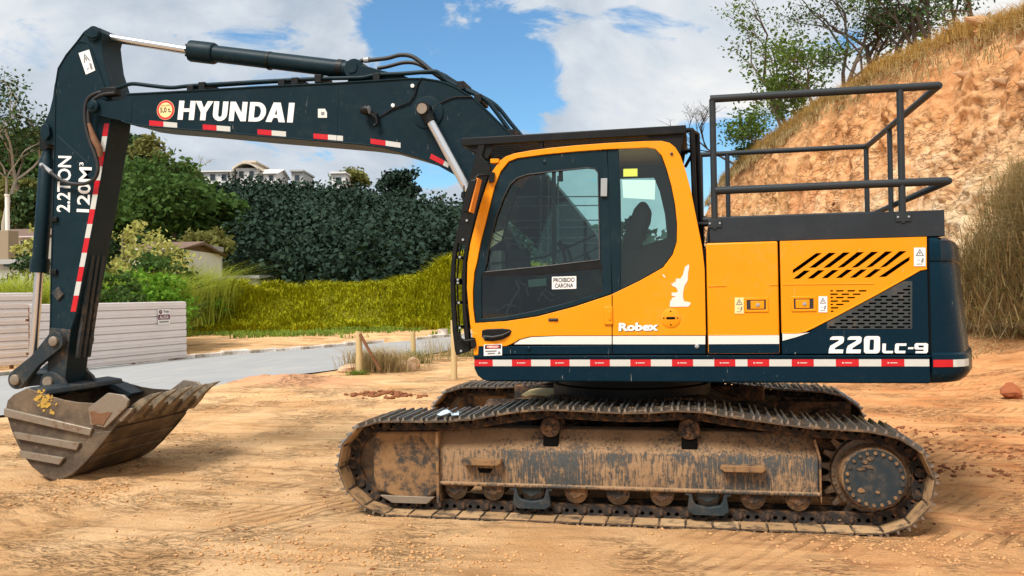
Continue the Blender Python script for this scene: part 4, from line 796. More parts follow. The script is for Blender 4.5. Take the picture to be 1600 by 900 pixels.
# seat, consoles, levers
sx, sy = .16, -.86
b = MB(); b.prism(pol([(985, 352), (993, 330), (1003, 318), (1012, 319), (1017, 328), (1015, 345), (1004, 372), (996, 398), (985, 430), (968, 430), (972, 395)], sy), sy-.2, sy+.2); b.build('seat_back', 'seat', cab, bevel=.03, seg=3)
b = MB(); b.prism(pol([(900, 440), (905, 428), (985, 424), (992, 440), (985, 455), (905, 455)], sy), sy-.24, sy+.24); b.build('seat_cushion', 'seat', cab, bevel=.03)
b = MB()
for yy_ in (-1.18, -.55): b.prism(pol([(870, 412), (960, 410), (962, 445), (900, 470), (868, 470)], yy_), yy_-.07, yy_+.07)
b.build('console', 'seat', cab, bevel=.02)
b = MB()
for yy_ in (-1.18, -.55): b.tube([S(885, 412, yy_), S(880, 392, yy_), S(873, 378, yy_)], [.012, .012, .022], 8)
for yy_ in (-.95, -.78): b.tube([S(800, 490, yy_), S(806, 440, yy_), S(818, 408, yy_)], .011, 8)
b.tube([S(768, 412, -1.2), S(850, 402, -1.0), S(930, 368, -.9)], .008, 6); b.build('lever', 'black', cab, smooth=60)
b = MB()
for q in (((790, 492), (800, 470), (812, 452), (806, 438)), ((775, 486), (792, 476), (806, 478)), ((810, 440), (822, 446), (826, 462)), ((840, 470), (852, 452), (866, 462)), ((846, 458), (860, 470), (874, 466))): b.tube([S(u, v, -1.12) for u, v in q], .009, 6)
b.build('pale_glint_tubes', 'silver_grey', cab, smooth=60)  # pale tubes added to pass for whitish reflections in the lower door glass
b = MB(); b.box(-.98, -.82, -.62, -.42, 1.9, 2.12); b.tube([(-.9, -.5, 1.35), (-.9, -.5, 1.95)], .02, 8); b.build('monitor', 'seat', cab, bevel=.01)
MB().prism(pol([(979, 368), (1000, 365), (998, 392), (978, 396)], CY1-.05), CY1-.05, CY1-.047).build('sticker', 'print_yellow', cab)
MB().prism(pol([(768, 405), (772, 392), (786, 392), (786, 424), (768, 424)], -1.1), -1.15, -1.0).build('wiper_box', 'silver_grey', cab, bevel=.01)
# roof guard
gzt = 2.938; gx0, gx1, gy0, gy1 = -1.18, .545, -1.33, -.33
b = MB(); b.box(gx0, gx1, gy0, gy0+.06, gzt-.035, gzt+.03); b.box(gx0, gx1, gy1-.06, gy1, gzt-.035, gzt+.03); b.box(gx0, gx0+.06, gy0+.06, gy1-.06, gzt-.033, gzt+.028); b.box(gx1-.06, gx1, gy0+.06, gy1-.06, gzt-.033, gzt+.028)
rg = b.build('roof_guard', 'black', EX, bevel=.008)
for k in range(9):
    y = gy0+.1+k*.1; MB().box(gx0+.06, gx1-.06, y, y+.035, gzt-.02, gzt+.02).build('guard_bar', 'black', rg)
for y in (gy0+.03, gy1-.03):
    MB().prism([(gx0+.02, gzt-.03), (gx0+.26, gzt-.03), (gx0+.20, gzt-.14)], y-.008, y+.008).build('guard_bracket', 'black', rg); MB().prism([(gx1-.02, gzt-.03), (gx1-.3, gzt-.03), (gx1-.05, gzt-.2)], y-.008, y+.008).build('guard_bracket', 'black', rg)
    MB().bar((gx0+.16, y, gzt-.03), (gx0+.05, y, gzt-.42), .05, .05, (1, 0, 0)).build('guard_strut', 'black', rg); MB().tube([(-.55, y, 2.72), (-.55, y, gzt)], .02, 8).build('guard_strut', 'black', rg)
b = MB(); b.tube([S(795, 250, -1.2), S(780, 243, -1.15), S(768, 250, -1.1), S(758, 262, -1.1)], .008, 6); b.tube([S(800, 238, -1.2), S(810, 236, -1.15), S(822, 238, -1.2)], .008, 6); b.build('cable', 'rubber', rg, smooth=60)
MB().prism(pol([(768, 249), (781, 249), (781, 255), (768, 256)], CY0+.03), CY0-.01, CY0+.06).build('lug', 'yellow', cab, bevel=.003)
# front guard: side frames and cross bars
fg = [(752, 243), (740, 270), (732, 296), (724, 322), (718, 350), (712, 375), (707, 400), (704.5, 437), (705.5, 473), (708, 517), (711.5, 547), (714, 555), (735, 548.5), (733.5, 520), (729, 480), (728, 449), (729, 410), (734, 380), (742, 346), (750, 316), (759, 288), (768, 262)]
fgi = [(716, 380), (712, 410), (711, 440), (712, 473), (715, 515), (718, 532), (728, 530), (727, 515), (724, 480), (723, 449), (724.5, 410), (728, 384)]
frg = MB().prism(pol(fg, -1.31), -1.33, -1.29, holes=[pol(fgi, -1.31)]).build('front_guard', 'black', EX, bevel=.004); MB().prism(pol(fg, -1.31), -.42, -.38, holes=[pol(fgi, -1.31)]).build('guard_side', 'black', frg, bevel=.004)
for k, (u, v) in enumerate(((711, 402), (708, 437), (708, 442), (709.5, 473), (711, 512), (716, 375), (722, 345), (729, 318), (737, 290), (713, 548))):
    x, z = xz(u+3, v, -1.31); MB().tube([(x, -1.31, z), (x, -.4, z)], .013, 8).build('guard_bar', 'black', frg, smooth=50)
    MB().lathe([(.010, 0), (.010, -.01)], (x+.03, -1.33, z), 'y', 6).build('bolt', 'silver_grey', frg)
for k in range(6): y = -1.2+k*.15; MB().tube([(xz(q[0]+4, q[1], -1.31)[0], y, xz(q[0]+4, q[1], -1.31)[1]) for q in fg[1:11]], .008, 6).build('guard_bar', 'black', frg, smooth=50)
b = MB(); b.tube([S(716, 520, -1.36), S(720, 530, -1.36), S(727, 533, -1.36), S(741, 531, -1.36)], .013, 8); b.prism(pol([(737, 527), (742, 528), (744, 540), (741, 545), (736, 540)], -1.36), -1.37, -1.34); b.build('guard_arm', 'black', frg, smooth=50)
# mirror on the front pillar
b = MB(); b.tube([S(771, 276, -1.36), S(762, 273, -1.38), S(748, 274, -1.42), S(741, 280, -1.43), S(737, 296, -1.43)], .012, 8); b.tube([S(725, 290, -1.38), S(725, 318, -1.38), S(728, 332, -1.38)], .006, 6); b.lathe([(.022, 0), (.022, .03)], tuple(S(724.5, 303, -1.38)), 'y', 12)
b.prism(pol([(765, 268), (773, 270), (772, 284), (765, 286)], -1.36), -1.38, -1.34); mir = b.build('mirror_arm', 'black', EX, smooth=50)
MB().prism(pol([(752, 282), (741, 284), (735, 300), (728, 330), (732, 334), (738, 334)], -1.43), -1.56, -1.42).build('mirror_shell', 'black', mir, bevel=.012)
MB().prism(pol([(752.5, 281), (750, 281), (737.5, 331), (740, 333.5)], -1.44), -1.55, -1.43).build('mirror_edge', 'orange', mir)
# ---- boom
BY = -.235; AY = -.155
bo = [(192, 158), (198, 147), (232, 145.5), (300, 142), (400, 136), (525, 130), (585, 126.5), (640, 123), (662, 123), (685, 126.5), (700, 131), (715, 138), (740, 154), (765, 177), (790, 202), (815, 230), (870, 292), (900, 328), (930, 365), (945, 400), (940, 425), (920, 440), (895, 432), (870, 410), (835, 380), (790, 341), (745, 302), (709, 271), (685, 257.5), (662, 248), (637, 240.5), (600, 230), (560, 225), (512, 221), (400, 212), (300, 202.8), (232, 197.5), (206, 194), (190, 189)]
bm = MB().prism(pol(bo, BY), BY, -BY).build('boom', 'teal', EX, bevel=.008)
fk = [(142, 161), (149, 156), (158, 156), (166, 159), (180, 158), (192, 156), (200, 152), (206, 152), (206, 190), (192, 188.5), (172, 185), (158, 181), (146, 178.5), (140.5, 170)]
for y0, y1 in ((BY-.004, -.164), (.164, -BY+.004)): MB().prism(pol(fk, BY), y0, y1).build('fork', 'teal', bm, bevel=.008)
for px, py, r, d in ((148.5, 167, .062, .05), (148.5, 167, .034, .066)): MB().lathe([(r, 0), (r, -d*.8), (r-.012, -d)], (S(px, py, BY)[0], BY, S(px, py, BY)[2]), 'y', 24).build('pin_boss', 'teal_arm', bm, smooth=40)
b = MB(); b.tube([S(u, v, BY-.002) for u, v in bo[1:16]], .009, 6); b.tube([S(u, v, BY-.002) for u, v in bo[26:]], .009, 6); b.build('edge_flange', 'teal_arm', bm, smooth=60)
# bolted inner plate seam
b = MB(); b.tube([S(529, 131, BY-.001), S(526, 222, BY-.001)], .003, 4); b.build('weld_seam', 'teal_arm', bm)
# lettering
O, U, V = frame3((277.5, 187), (457.5, 191.5), (280.5, 157.3), BY)
def bx(x0, x1, y0=0, y1=1): return rect(x0, y0, x1, y1)
t_ = .046
def arc(cx, cy, rx, ry, a0, a1, n=7): return [(cx+rx*math.cos(a0+(a1-a0)*k/n), cy+ry*math.sin(a0+(a1-a0)*k/n)) for k in range(n+1)]
pi = math.pi
glyph = [bx(0, t_), bx(.1, .146), bx(t_-.001, .101, .42, .6),
         [(.2, 0), (.248, 0), (.248, .42), (.302, 1), (.252, 1), (.224, .62), (.196, 1), (.146, 1), (.2, .42)],
         [(.308, 1), (.308, .34)]+arc(.371, .34, .063, .36, pi, 2*pi)+[(.434, .34), (.434, 1), (.388, 1), (.388, .34)]+arc(.371, .34, .018, .15, 0, -pi)+[(.354, .34), (.354, 1)],
         [(.452, 0), (.495, 0), (.495, .6), (.554, 0), (.600, 0), (.600, 1), (.557, 1), (.557, .42), (.498, 1), (.452, 1)],
         [(.77, 0), (.82, 0), (.834, .22), (.868, .22), (.882, 0), (.934, 0), (.882, 1), (.822, 1)],
         bx(.952, 1.0)]
bl = MB()
for q in glyph:
    p = [O+U*x+V*y for x, y in q]; bl.prism([(a[0], a[2]) for a in p], BY-.003, BY, holes=([[((O+U*x+V*y)[0], (O+U*x+V*y)[2]) for x, y in ((.842, .38), (.862, .38), (.852, .68))]] if q[0] == (.77, 0) else []))
dD = [(.622, 0), (.69, 0)]+arc(.69, .5, .076, .5, -pi/2, pi/2, 10)+[(.622, 1)]; hD = [(.666, .2), (.69, .2)]+arc(.69, .5, .032, .3, -pi/2, pi/2, 8)+[(.666, .8)]
mp_ = lambda q: [((O+U*x+V*y)[0], (O+U*x+V*y)[2]) for x, y in q]
bl.prism(mp_(dD), BY-.003, BY, holes=[mp_(hD)]); bl.build('lettering', 'white_decal', bm)
# load sign
cx, cz = xz(259, 172, BY); 
for r, mt, d in ((.098, 'print_cream', .0025), (.095, 'print_red', .0035), (.074, 'print_cream', .0045)): MB().prism(circ(cx, cz, r, 32), BY-d, BY).build('load_sign', mt, bm)
text('lettering', '5,0 t.', (cx-.06, BY, cz-.032), (.122, 0, -.003), (0, 0, .06), 'print_dark', bm, .0052, .03); text('lettering', 'CAPACIDADE', (cx-.05, BY, cz+.035), (.10, 0, 0), (0, 0, .018), 'print_dark', bm, .0052)
MB().prism(pol([(497, 170), (508, 170), (511, 176), (511, 184), (497, 184)], BY), BY-.003, BY).build('torn_sticker', 'stripe_grey', bm); MB().prism(pol([(502, 175), (507, 175), (507, 180), (502, 180)], BY), BY-.0045, BY-.003).build('sticker_print', 'print_grey', bm)
for (x0, x1, x2, y0, sl2) in ((233.5, 255.5, 277, 188, .09), (317, 338.5, 360, 194.3, .08), (402.5, 424.5, 447, 202, .08), (490, 512.5, 536, 208.5, .085), (579, 602.5, 626, 216.5, .14)):
    for a, c, mt in ((x0, x1, 'red_tape'), (x1+.2, x2, 'white_tape')):
        f = lambda x: y0+(x-x0)*sl2
        MB().prism(pol([(a, f(a)), (c, f(c)), (c, f(c)+8), (a, f(a)+8)], BY), BY-.003, BY).build('reflective_tape', mt, bm)
MB().prism(pol([(674, 240), (694.5, 251), (692, 258), (671.5, 247.5)], BY), BY-.003, BY).build('reflective_tape', 'red_tape', bm); MB().prism(pol([(694.8, 251.2), (702, 255.5), (700, 262), (692.3, 258.2)], BY), BY-.003, BY).build('reflective_tape', 'white_tape', bm)
# work lamp and its cable clips
b = MB(); c = S(572, 172, BY-.07); b.lathe([(.045, .03), (.05, 0), (.03, -.05)], tuple(c), 'x', 16); b.bar(S(574, 176, BY-.03), S(589, 181, BY-.03), .05, .03, (0, 1, 0)); b.tube([S(580, 178, BY-.05), S(588, 184, BY-.05), S(590, 193, BY-.05), S(585, 196, BY-.05)], .016, 8); b.tube([S(590, 186, BY), S(612, 171, BY-.01), S(640, 160, BY-.012), S(648, 148, BY-.012), S(652, 132, BY-.01), S(660, 121, BY)], .007, 6)
wl = b.build('work_lamp', 'black', bm, smooth=50); MB().lathe([(.04, .031), (.0395, .034)], tuple(c), 'x', 16).build('lamp_lens', 'silver_grey', wl)
for u, v in ((614.5, 165), (645, 134.5)): MB().lathe([(.018, 0), (.018, -.014), (.008, -.016)], tuple(S(u, v, BY)), 'y', 12).build('cable_clip', 'white_decal', bm, smooth=40)
# rigid pipes and hoses over the boom
b = MB(); b.tube(smooth_line([S(u, v, -.17) for u, v in ((172, 142), (186, 137), (206, 131), (236, 134), (268, 137), (300, 134), (400, 128), (500, 123), (545, 122), (568, 121), (588, 117), (630, 115), (670, 112), (684, 113), (700, 127), (735, 144), (758, 155), (770, 168), (790, 195), (812, 225))], 4), .020, 8); b.build('hydraulic_pipe', 'teal_arm', bm, smooth=60)
b = MB(); b.tube(smooth_line([S(u, v, .02) for u, v in ((300, 136), (420, 128), (520, 122), (590, 119), (676, 113), (710, 128), (745, 147), (775, 165), (800, 195), (830, 230))], 4), .020, 8); b.build('hydraulic_pipe', 'teal_arm', bm, smooth=60)
b = MB(); b.tube(smooth_line([S(u, v, -.06) for u, v in ((561, 100), (565, 95), (578, 94), (605, 91), (625, 86), (643, 88), (660, 99), (676, 112), (700, 127), (722, 140))], 5), .021, 8); b.tube(smooth_line([S(u, v, .08) for u, v in ((590, 107), (606, 104), (630, 98), (650, 99), (668, 108), (684, 119), (705, 133))], 5), .019, 8); b.build('hose', 'rubber', bm, smooth=60)
b = MB(); b.lathe([(.027, 0), (.027, .05)], tuple(S(569, 94, -.06)), 'x', 10); b.build('hose_fitting', 'silver_grey', bm)
for u, v in ((318, 134), (300, 139), (442, 130), (463, 127), (499, 122.5), (590, 120), (721, 133), (748, 153), (800, 208)):
    c = S(u, v, -.17); MB().box(c[0]-.035, c[0]+.035, -.21, .06, c[2]-.05, c[2]+.03).build('pipe_clamp', 'black', bm, bevel=.006)
b = MB(); b.tube(smooth_line([S(u, v, BY-.01) for u, v in ((676, 168), (690, 160), (710, 152), (738, 151))], 4), .006, 6); b.build('cable', 'rubber', bm, smooth=60)
# boom cylinders, one each side
for s in (-1, 1):
    yc = s*.335; a = S(663, 172, -.335); k1 = S(733, 300, -.335); e = S(842, 500, -.335); a, k1, e = [Vector((q[0], yc, q[2])) for q in (a, k1, e)]
    cyl = MB().tube([k1, k1+(e-k1)*.06, k1+(e-k1)*.0605, e], [.088, .088, .075, .075], 20).build('boom_cylinder', 'teal_arm', EX, smooth=40)
    d = (e-a).normalized(); MB().tube([a+d*.10, k1+d*.02], .042, 20).build('rod', 'chrome', cyl, smooth=60)
    bq = MB(); bq.lathe([(.066, -.055), (.066, .055)], tuple(a), 'y', 24); bq.tube([a+d*.04, a+d*.13], [.06, .055], 16); bq.build('rod_eye', 'black', cyl, smooth=40)
    MB().lathe([(.048, -.075 if s < 0 else .02), (.048, -.02 if s < 0 else .075)], tuple(a), 'y', 20).build('pin', 'bucket_wear', cyl, smooth=40)
    MB().lathe([(.15, 0), (.15, s*.012), (.138, s*.014)], (a[0], s*.235, a[2]), 'y', 40).build('pin_plate', 'teal', cyl, smooth=30)
b = MB()
for y in (-.30, .27): b.prism([(-1.0, 1.25), (-.95, 1.6), (-.75, 1.68), (-.55, 1.6), (-.42, 1.95), (-.25, 2.0), (-.1, 1.95), (.25, 1.25)], y, y+.03)
b.build('boom_bracket', 'teal', EX, bevel=.005)
# arm cylinder
a = S(164, 58, 0); g0, g1, e = S(298, 79.5, 0), S(336, 84, 0), S(552, 110, 0); a, g0, g1, e = map(Vector, (a, g0, g1, e)); d = (e-g0).normalized()
ac = MB().tube([g0, g0+d*.01, g1-d*.02, g1, g1+d*.004, e], [.085, .108, .108, .10, .084, .084], 28).build('arm_cylinder', 'teal_arm', EX, smooth=40)
for k in range(10):
    an = 2*pi*k/10; u_ = d.orthogonal().normalized(); v_ = d.cross(u_); q = g0+(u_*math.cos(an)+v_*math.sin(an))*.088; MB().tube([q-d*.012, q+d*.01], .011, 6).build('bolt', 'teal_arm', ac)
MB().tube([a, g0+d*.02], .042, 20).build('rod', 'chrome', ac, smooth=60)
MB().lathe([(.06, -.13), (.06, .13)], tuple(a), 'y', 20).build('rod_eye', 'teal_arm', ac, smooth=40)
q = S(422, 95, 0); MB().tube([Vector(q)-d*.012, Vector(q)+d*.012], .091, 24).build('band_clamp', 'black', ac)
q = S(533, 107.5, 0); MB().tube([Vector(q)-d*.03, Vector(q)+d*.03], .09, 24).build('band_clamp', 'black', ac)
b = MB(); b.lathe([(.095, -.12), (.095, .12)], tuple(S(560, 112, 0)), 'y', 24); b.lathe([(.05, -.16), (.05, .16)], tuple(S(560, 112, 0)), 'y', 16); b.build('cylinder_clevis', 'teal_arm', ac, smooth=40)
for y in (-.15, .12): MB().prism(pol([(534, 128), (546, 108), (556, 99), (566, 99), (590, 106), (625, 114), (645, 123), (640, 126)], BY), y, y+.03).build('cylinder_bracket', 'teal', bm, bevel=.006)

# ---- arm
ao = [(144, 41.5), (131.6, 50.5), (120, 66), (103.5, 86), (91, 107), (87, 132), (86, 200), (85.6, 227), (84, 275), (82.5, 340), (80, 425), (79, 500), (76, 560), (75, 590), (80, 600), (98, 604), (102, 590), (110, 517), (120, 487), (132, 425), (150, 330), (162, 260), (172.5, 200), (176, 165), (172, 133), (163, 105), (160, 82), (158, 64), (161, 52), (155, 43)]
arm = MB().prism(pol(ao, AY), AY, -AY).build('arm', 'teal_arm', EX, bevel=.008)
br = [(87, 130), (84, 153), (79, 173), (70, 194), (64.6, 206), (66, 219), (76, 225), (88, 228)]
for y0 in (-.115, .085): MB().prism(pol(br, -.1), y0, y0+.03).build('cylinder_bracket', 'teal_arm', arm, bevel=.005)
for y0 in (AY-.025,): MB().prism(circ(*xz(148, 53, AY), .075, 24), y0, AY).build('pin_boss', 'teal_arm', arm, bevel=.006)
MB().prism(pol([(133, 53), (136, 48), (150, 45), (156, 50), (154, 58), (146, 60), (138, 57)], AY-.02), AY-.045, AY-.024).build('pin_keeper', 'teal', arm, bevel=.004)
MB().prism(pol([(68, 196), (74, 193), (79, 199), (80, 212), (74, 219), (67, 216), (65, 206)], -.13), -.155, -.115).build('pin_keeper', 'teal', arm, bevel=.005)
b = MB(); b.tube([S(u, v, AY-.001) for u, v in [(122, 67), (129, 65), (138, 68), (144, 80), (154, 108), (164, 136)]], .008, 6); b.tube([S(u, v, AY-.001) for u, v in ((90, 212), (112, 232), (138, 255))], .005, 5); b.tube([S(u, v, AY-.001) for u, v in ao[0:16]], .008, 6); b.build('weld_seam', 'teal_arm', arm, smooth=60)
MB().prism(pol([(79, 512), (111, 515), (102, 600), (76, 597)], AY), AY-.012, AY).build('wear_plate', 'teal_dusty', arm, bevel=.003)
for (x0, x1) in ((-.10, -.055), (-.02, .02), (.055, .10)):             # rubbing strips on the underside
    b = MB(); p0, p1 = np.array(xz(135, 398, AY)), np.array(xz(112, 560, AY)); nn = np.array([p1[1]-p0[1], -(p1[0]-p0[0])]); nn = -nn/np.linalg.norm(nn) if nn[0] < 0 else nn/np.linalg.norm(nn)
    f0 = p0-nn*.01; f1 = p1-nn*.01; b.prism([tuple(f0), tuple(f0+nn*.035), tuple(f1+nn*.035), tuple(f1)], x0, x1); b.build('rubbing_strip', 'teal_dusty', arm, bevel=.004)
for k, (ya, yb) in enumerate(((193, 213), (213, 237), (237, 260), (260, 282), (282, 304), (304, 327), (327, 350), (350, 372), (372, 395), (395, 417), (417, 440), (440, 462), (462, 487))):
    ex = lambda v: np.interp(v, [193, 260, 330, 425, 487], [171.5, 161, 149, 131, 119.2])
    MB().prism(pol([(ex(ya)-8.5, ya), (ex(ya)-.6, ya), (ex(yb)-.6, yb-.15), (ex(yb)-8.5, yb-.15)], AY), AY-.003, AY).build('reflective_tape', 'red_tape' if k % 2 == 0 else 'white_tape', arm)
MB().prism(pol([(123, 83), (139.5, 77.5), (149, 110), (134.5, 116.5)], AY), AY-.003, AY).build('warning_label', 'white_decal', arm)
O, U, V = frame3((134.5, 116.5), (149, 110), (123, 83), AY, .0032); decal('label_print', [[(.15, .5), (.5, .9), (.85, .5), (.72, .5), (.5, .78), (.28, .5)], rect(.44, .55, .56, .7), rect(.25, .16, .33, .24), rect(.4, .16, .48, .24), [(.6, .1), (.65, .4), (.85, .36), (.8, .1)]], O, U, V, 'print_grey', arm, .001)
O, U, V = frame3((109.5, 332), (112, 244), (88.5, 331), AY); text('stencil_lettering', '2.2TON', O, U, V, 'white_decal', arm, .002, .02)
O, U, V = frame3((139.5, 332), (144, 261.5), (119.5, 331), AY); text('stencil_lettering', '120M', O, U, V, 'white_decal', arm, .002, .02)
O, U, V = frame3((130.5, 259), (130.8, 253.5), (124, 259), AY); text('stencil_lettering', '3', O, U, V, 'white_decal', arm, .002, .02)
b = MB(); b.tube(smooth_line([S(u, v, AY-.06) for u, v in ((180, 141), (165, 143), (150, 146), (138, 154), (133, 170), (134, 195), (141, 222), (150, 245), (153, 265), (147, 280), (132, 287), (112, 287), (95, 281), (80, 270), (66, 259))], 5), .019, 8); b.tube(smooth_line([S(u, v, AY-.075) for u, v in ((180, 145), (160, 148), (146, 157), (139, 172), (139, 192), (145, 215), (156, 235))], 5), .019, 8); ah = b.build('hose', 'rubber', arm, smooth=60)
b = MB(); b.tube([S(139, 193, AY-.08), S(147, 217, AY-.08), S(155, 232, AY-.08), S(157, 245, AY-.07)], [.018, .034, .034, .022], 8); b.build('hose_sleeve', 'bucket_rust', arm, smooth=60)
b = MB(); b.tube([S(64, 257, AY-.05), S(80, 269, AY-.06)], .023, 8); b.build('hose_fitting', 'silver_grey', arm)
b = MB(); c = S(172, 143, AY-.06); b.box(c[0]-.09, c[0]+.09, c[1]-.03, c[1]+.06, c[2]-.045, c[2]+.04); b.build('hose_block', 'black', arm, bevel=.01)
for u, v in ((85, 343), (84, 425)): c = S(u, v, AY); MB().box(c[0]-.02, c[0]+.05, AY-.03, AY, c[2]-.025, c[2]+.025).build('clip', 'black', arm, bevel=.005)
MB().prism(pol([(82, 457), (93, 448), (101, 460), (92, 470)], AY), AY-.02, AY).build('cover_plate', 'teal_dusty', arm, bevel=.004)
# bucket cylinder
p0, p1, p2, p3 = S(76, 215, 0), S(74, 250, 0), S(67, 404, 0), S(66, 426, 0); e = S(49, 594, 0); p0, p1, p2, p3, e = map(Vector, (p0, p1, p2, p3, e)); d = (e-p1).normalized()
L0 = (p3-p1).length; bc = MB().tube([p1-d*.16, p1-d*.03, p1, p1+d*(L0-.15), p1+d*(L0-.149), p1+d*L0], [.05, .055, .076, .076, .094, .094], 24).build('bucket_cylinder', 'teal_arm', EX, smooth=40)
MB().tube([p1+d*L0, e], .043, 20).build('rod', 'chrome', bc, smooth=60); MB().lathe([(.06, -.06), (.06, .06)], tuple(p1-d*.16), 'y', 16).build('cylinder_eye', 'black', bc)
MB().lathe([(.065, -.09), (.065, .09)], tuple(e), 'y', 20).build('rod_eye', 'black', bc, smooth=40)
# linkage
LA, LB = np.array(xz(86.6, 533, -.22)), np.array(xz(26.7, 593, -.22)); ld = (LB-LA)/np.linalg.norm(LB-LA); ln = np.array([-ld[1], ld[0]])
def bone(a, c, r0, r1, wm):
    o = []; dd = math.atan2(c[1]-a[1], c[0]-a[0])
    for k in range(11): t = dd+pi/2+pi*k/10; o.append((a[0]+r0*math.cos(t), a[1]+r0*math.sin(t)))
    m = (a+c)/2; n = np.array([-math.sin(dd), math.cos(dd)]); o.append(tuple(m-n*wm))
    for k in range(11): t = dd-pi/2+pi*k/10; o.append((c[0]+r1*math.cos(t), c[1]+r1*math.sin(t)))
    o.append(tuple(m+n*wm)); return o
for y0, y1 in ((-.235, -.175), (.175, .235)):
    lk = MB().prism(bone(LA, LB, .098, .10, .066), y0, y1).build('side_link', 'teal_dusty', EX, bevel=.01)
    sgn = -1 if y0 < 0 else 1; yo = y0 if sgn < 0 else y1
    for c, r in ((LA, .05), (LB, .055)): MB().lathe([(r, 0), (r, sgn*.025), (r-.012, sgn*.032)], (c[0], yo, c[1]), 'y', 20).build('pin', 'bucket_wear', lk, smooth=40)
BP = np.array(xz(76.5, 596.5, -.235)); MB().prism(bone(LB, BP, .085, .085, .06), -.15, .15).build('bucket_link', 'teal_dusty', EX, bevel=.012)
MB().lathe([(.06, -.2), (.06, .2)], (LA[0], 0, LA[1]), 'y', 16).build('link_pin', 'teal_dusty', EX)
# ---- bucket
prof = [(-4.70, .686), (-4.75, .642), (-4.863, .54), (-5.077, .322), (-5.293, .108), (-5.36, .05), (-5.44, .014), (-5.52, .004), (-5.60, .014), (-5.70, .062), (-5.80, .13), (-5.875, .215), (-5.945, .315), (-6.02, .46), (-6.075, .61), (-6.09, .70), (-6.07, .775), (-6.0, .835), (-5.845, .90)]
pf = [np.array(q) for q in prof]; inner = []
for i, q in enumerate(pf):
    t = pf[min(i+1, len(pf)-1)]-pf[max(i-1, 0)]; t /= np.linalg.norm(t); inner.append(q+np.array([t[1], -t[0]])*.022)
bk = MB().prism([tuple(q) for q in pf]+[tuple(q) for q in inner[::-1]], -.575, .575).build('bucket', 'bucket_steel', EX, smooth=30)
side = prof+[(-5.72, .865), (-5.6, .825), (-5.43, .785), (-5.28, .765), (-5.1, .757), (-4.9, .745), (-4.78, .725)]
for y0, y1 in ((-.60, -.573), (.573, .60)): MB().prism(side, y0, y1).build('side_plate', 'bucket_steel', bk, bevel=.004)
for y in (-.602, .602):
    sg_ = -1 if y < 0 else 1; Yb = lambda v: y+sg_*v
    if sg_ > 0: fr_ = lambda q: pol(q, -.6)
    else: fr_ = lambda q: pol(q, -.6)
    for q in ([(10, 637), (147, 669), (144, 680.5), (10.5, 650)], [(24, 674), (128, 691.5), (123, 703), (29.5, 685)], [(33, 703.5), (103.5, 714.5), (97, 725), (37.5, 714)]): MB().prism(fr_(q), y-sg_*.004, Yb(.035)).build('wear_strip', 'bucket_wear', bk, bevel=.008)
    MB().prism(fr_([(74, 744), (90, 732), (112, 716), (135, 694), (146, 676), (170, 673), (176, 673), (158, 696), (135, 722), (117, 739), (99, 748.5), (84, 749.5)]), y-sg_*.004, Yb(.012)).build('edge_plate', 'bucket_steel', bk, bevel=.004)
    MB().prism(fr_([(140.6, 637), (171, 613.5), (196, 617), (203.6, 625), (201, 635), (168, 667.5), (144, 663)]), y-sg_*.004, Yb(.028)).build('side_cutter', 'bucket_wear', bk, bevel=.006)
    MB().prism(fr_([(143, 643), (151, 641), (160, 645), (170, 643), (179, 643.5), (174, 651), (170, 656), (165, 664.5), (156, 662), (150, 664), (146, 658), (147, 651)]), Yb(.026), Yb(.034)).build('rust_patch', 'bucket_rust', bk, bevel=.004)
    if sg_ < 0:
        for _ in range(46):
            u = 70+random.gauss(0, 7); v = 624+(u-64)*.5+random.gauss(0, 7); r = random.uniform(.8, 4.5); MB().prism(fr_([(u+r*random.uniform(.4, 1.2)*math.cos(t), v+r*random.uniform(.4, 1)*math.sin(t)) for t in np.linspace(0, 6.28, 12)[:-1]]), Yb(random.uniform(.002, .006)), y-sg_*.003).build('yellow_residue', 'yellow_residue', bk)
# wear bars across the floor, lip plate, torque box, ears
for i0, i1 in ((0.22, .34), (.52, .60), (.78, .86)):
    A_, B_ = np.array(prof[1]), np.array(prof[4]); q0, q1 = A_+(B_-A_)*i0, A_+(B_-A_)*i1; nn = np.array([.71, -.70]); MB().prism([tuple(q0-nn*.005), tuple(q1-nn*.005), tuple(q1+nn*.016), tuple(q0+nn*.016)], -.56, .56).build('wear_bar', 'bucket_steel', bk, bevel=.006)
MB().prism([(-4.672, .715), (-4.682, .688), (-4.80, .582), (-4.83, .612), (-4.715, .715)], -.604, .604).build('cutting_lip', 'bucket_wear', bk, bevel=.004)
MB().prism([(-5.85, .905), (-5.84, .85), (-5.70, .81), (-5.64, .83), (-5.66, .88)], -.572, .572).build('torque_box', 'teal_dusty', bk, bevel=.012)
MB().prism([(-5.70, .81), (-5.6, .84), (-5.38, .74), (-5.42, .70)], .35, .572).build('gusset', 'teal_dusty', bk, bevel=.01)
for y0, y1 in ((-.235, -.19), (.19, .235)):
    er = MB().prism([(q[0], q[1]) for q in pol([(62, 607), (62, 598), (65, 588), (71, 582), (78, 580.5), (88, 584), (98, 593), (104, 604), (107, 615), (80, 622), (62, 618)], -.235)], y0, y1).build('bucket_ear', 'teal_dusty', bk, bevel=.006)
    yo = y0-.03 if y0 < 0 else y1; MB().lathe([(.055, 0), (.055, .03)], (BP[0], yo, BP[1]), 'y', 18).build('pin', 'bucket_wear', bk, smooth=40)
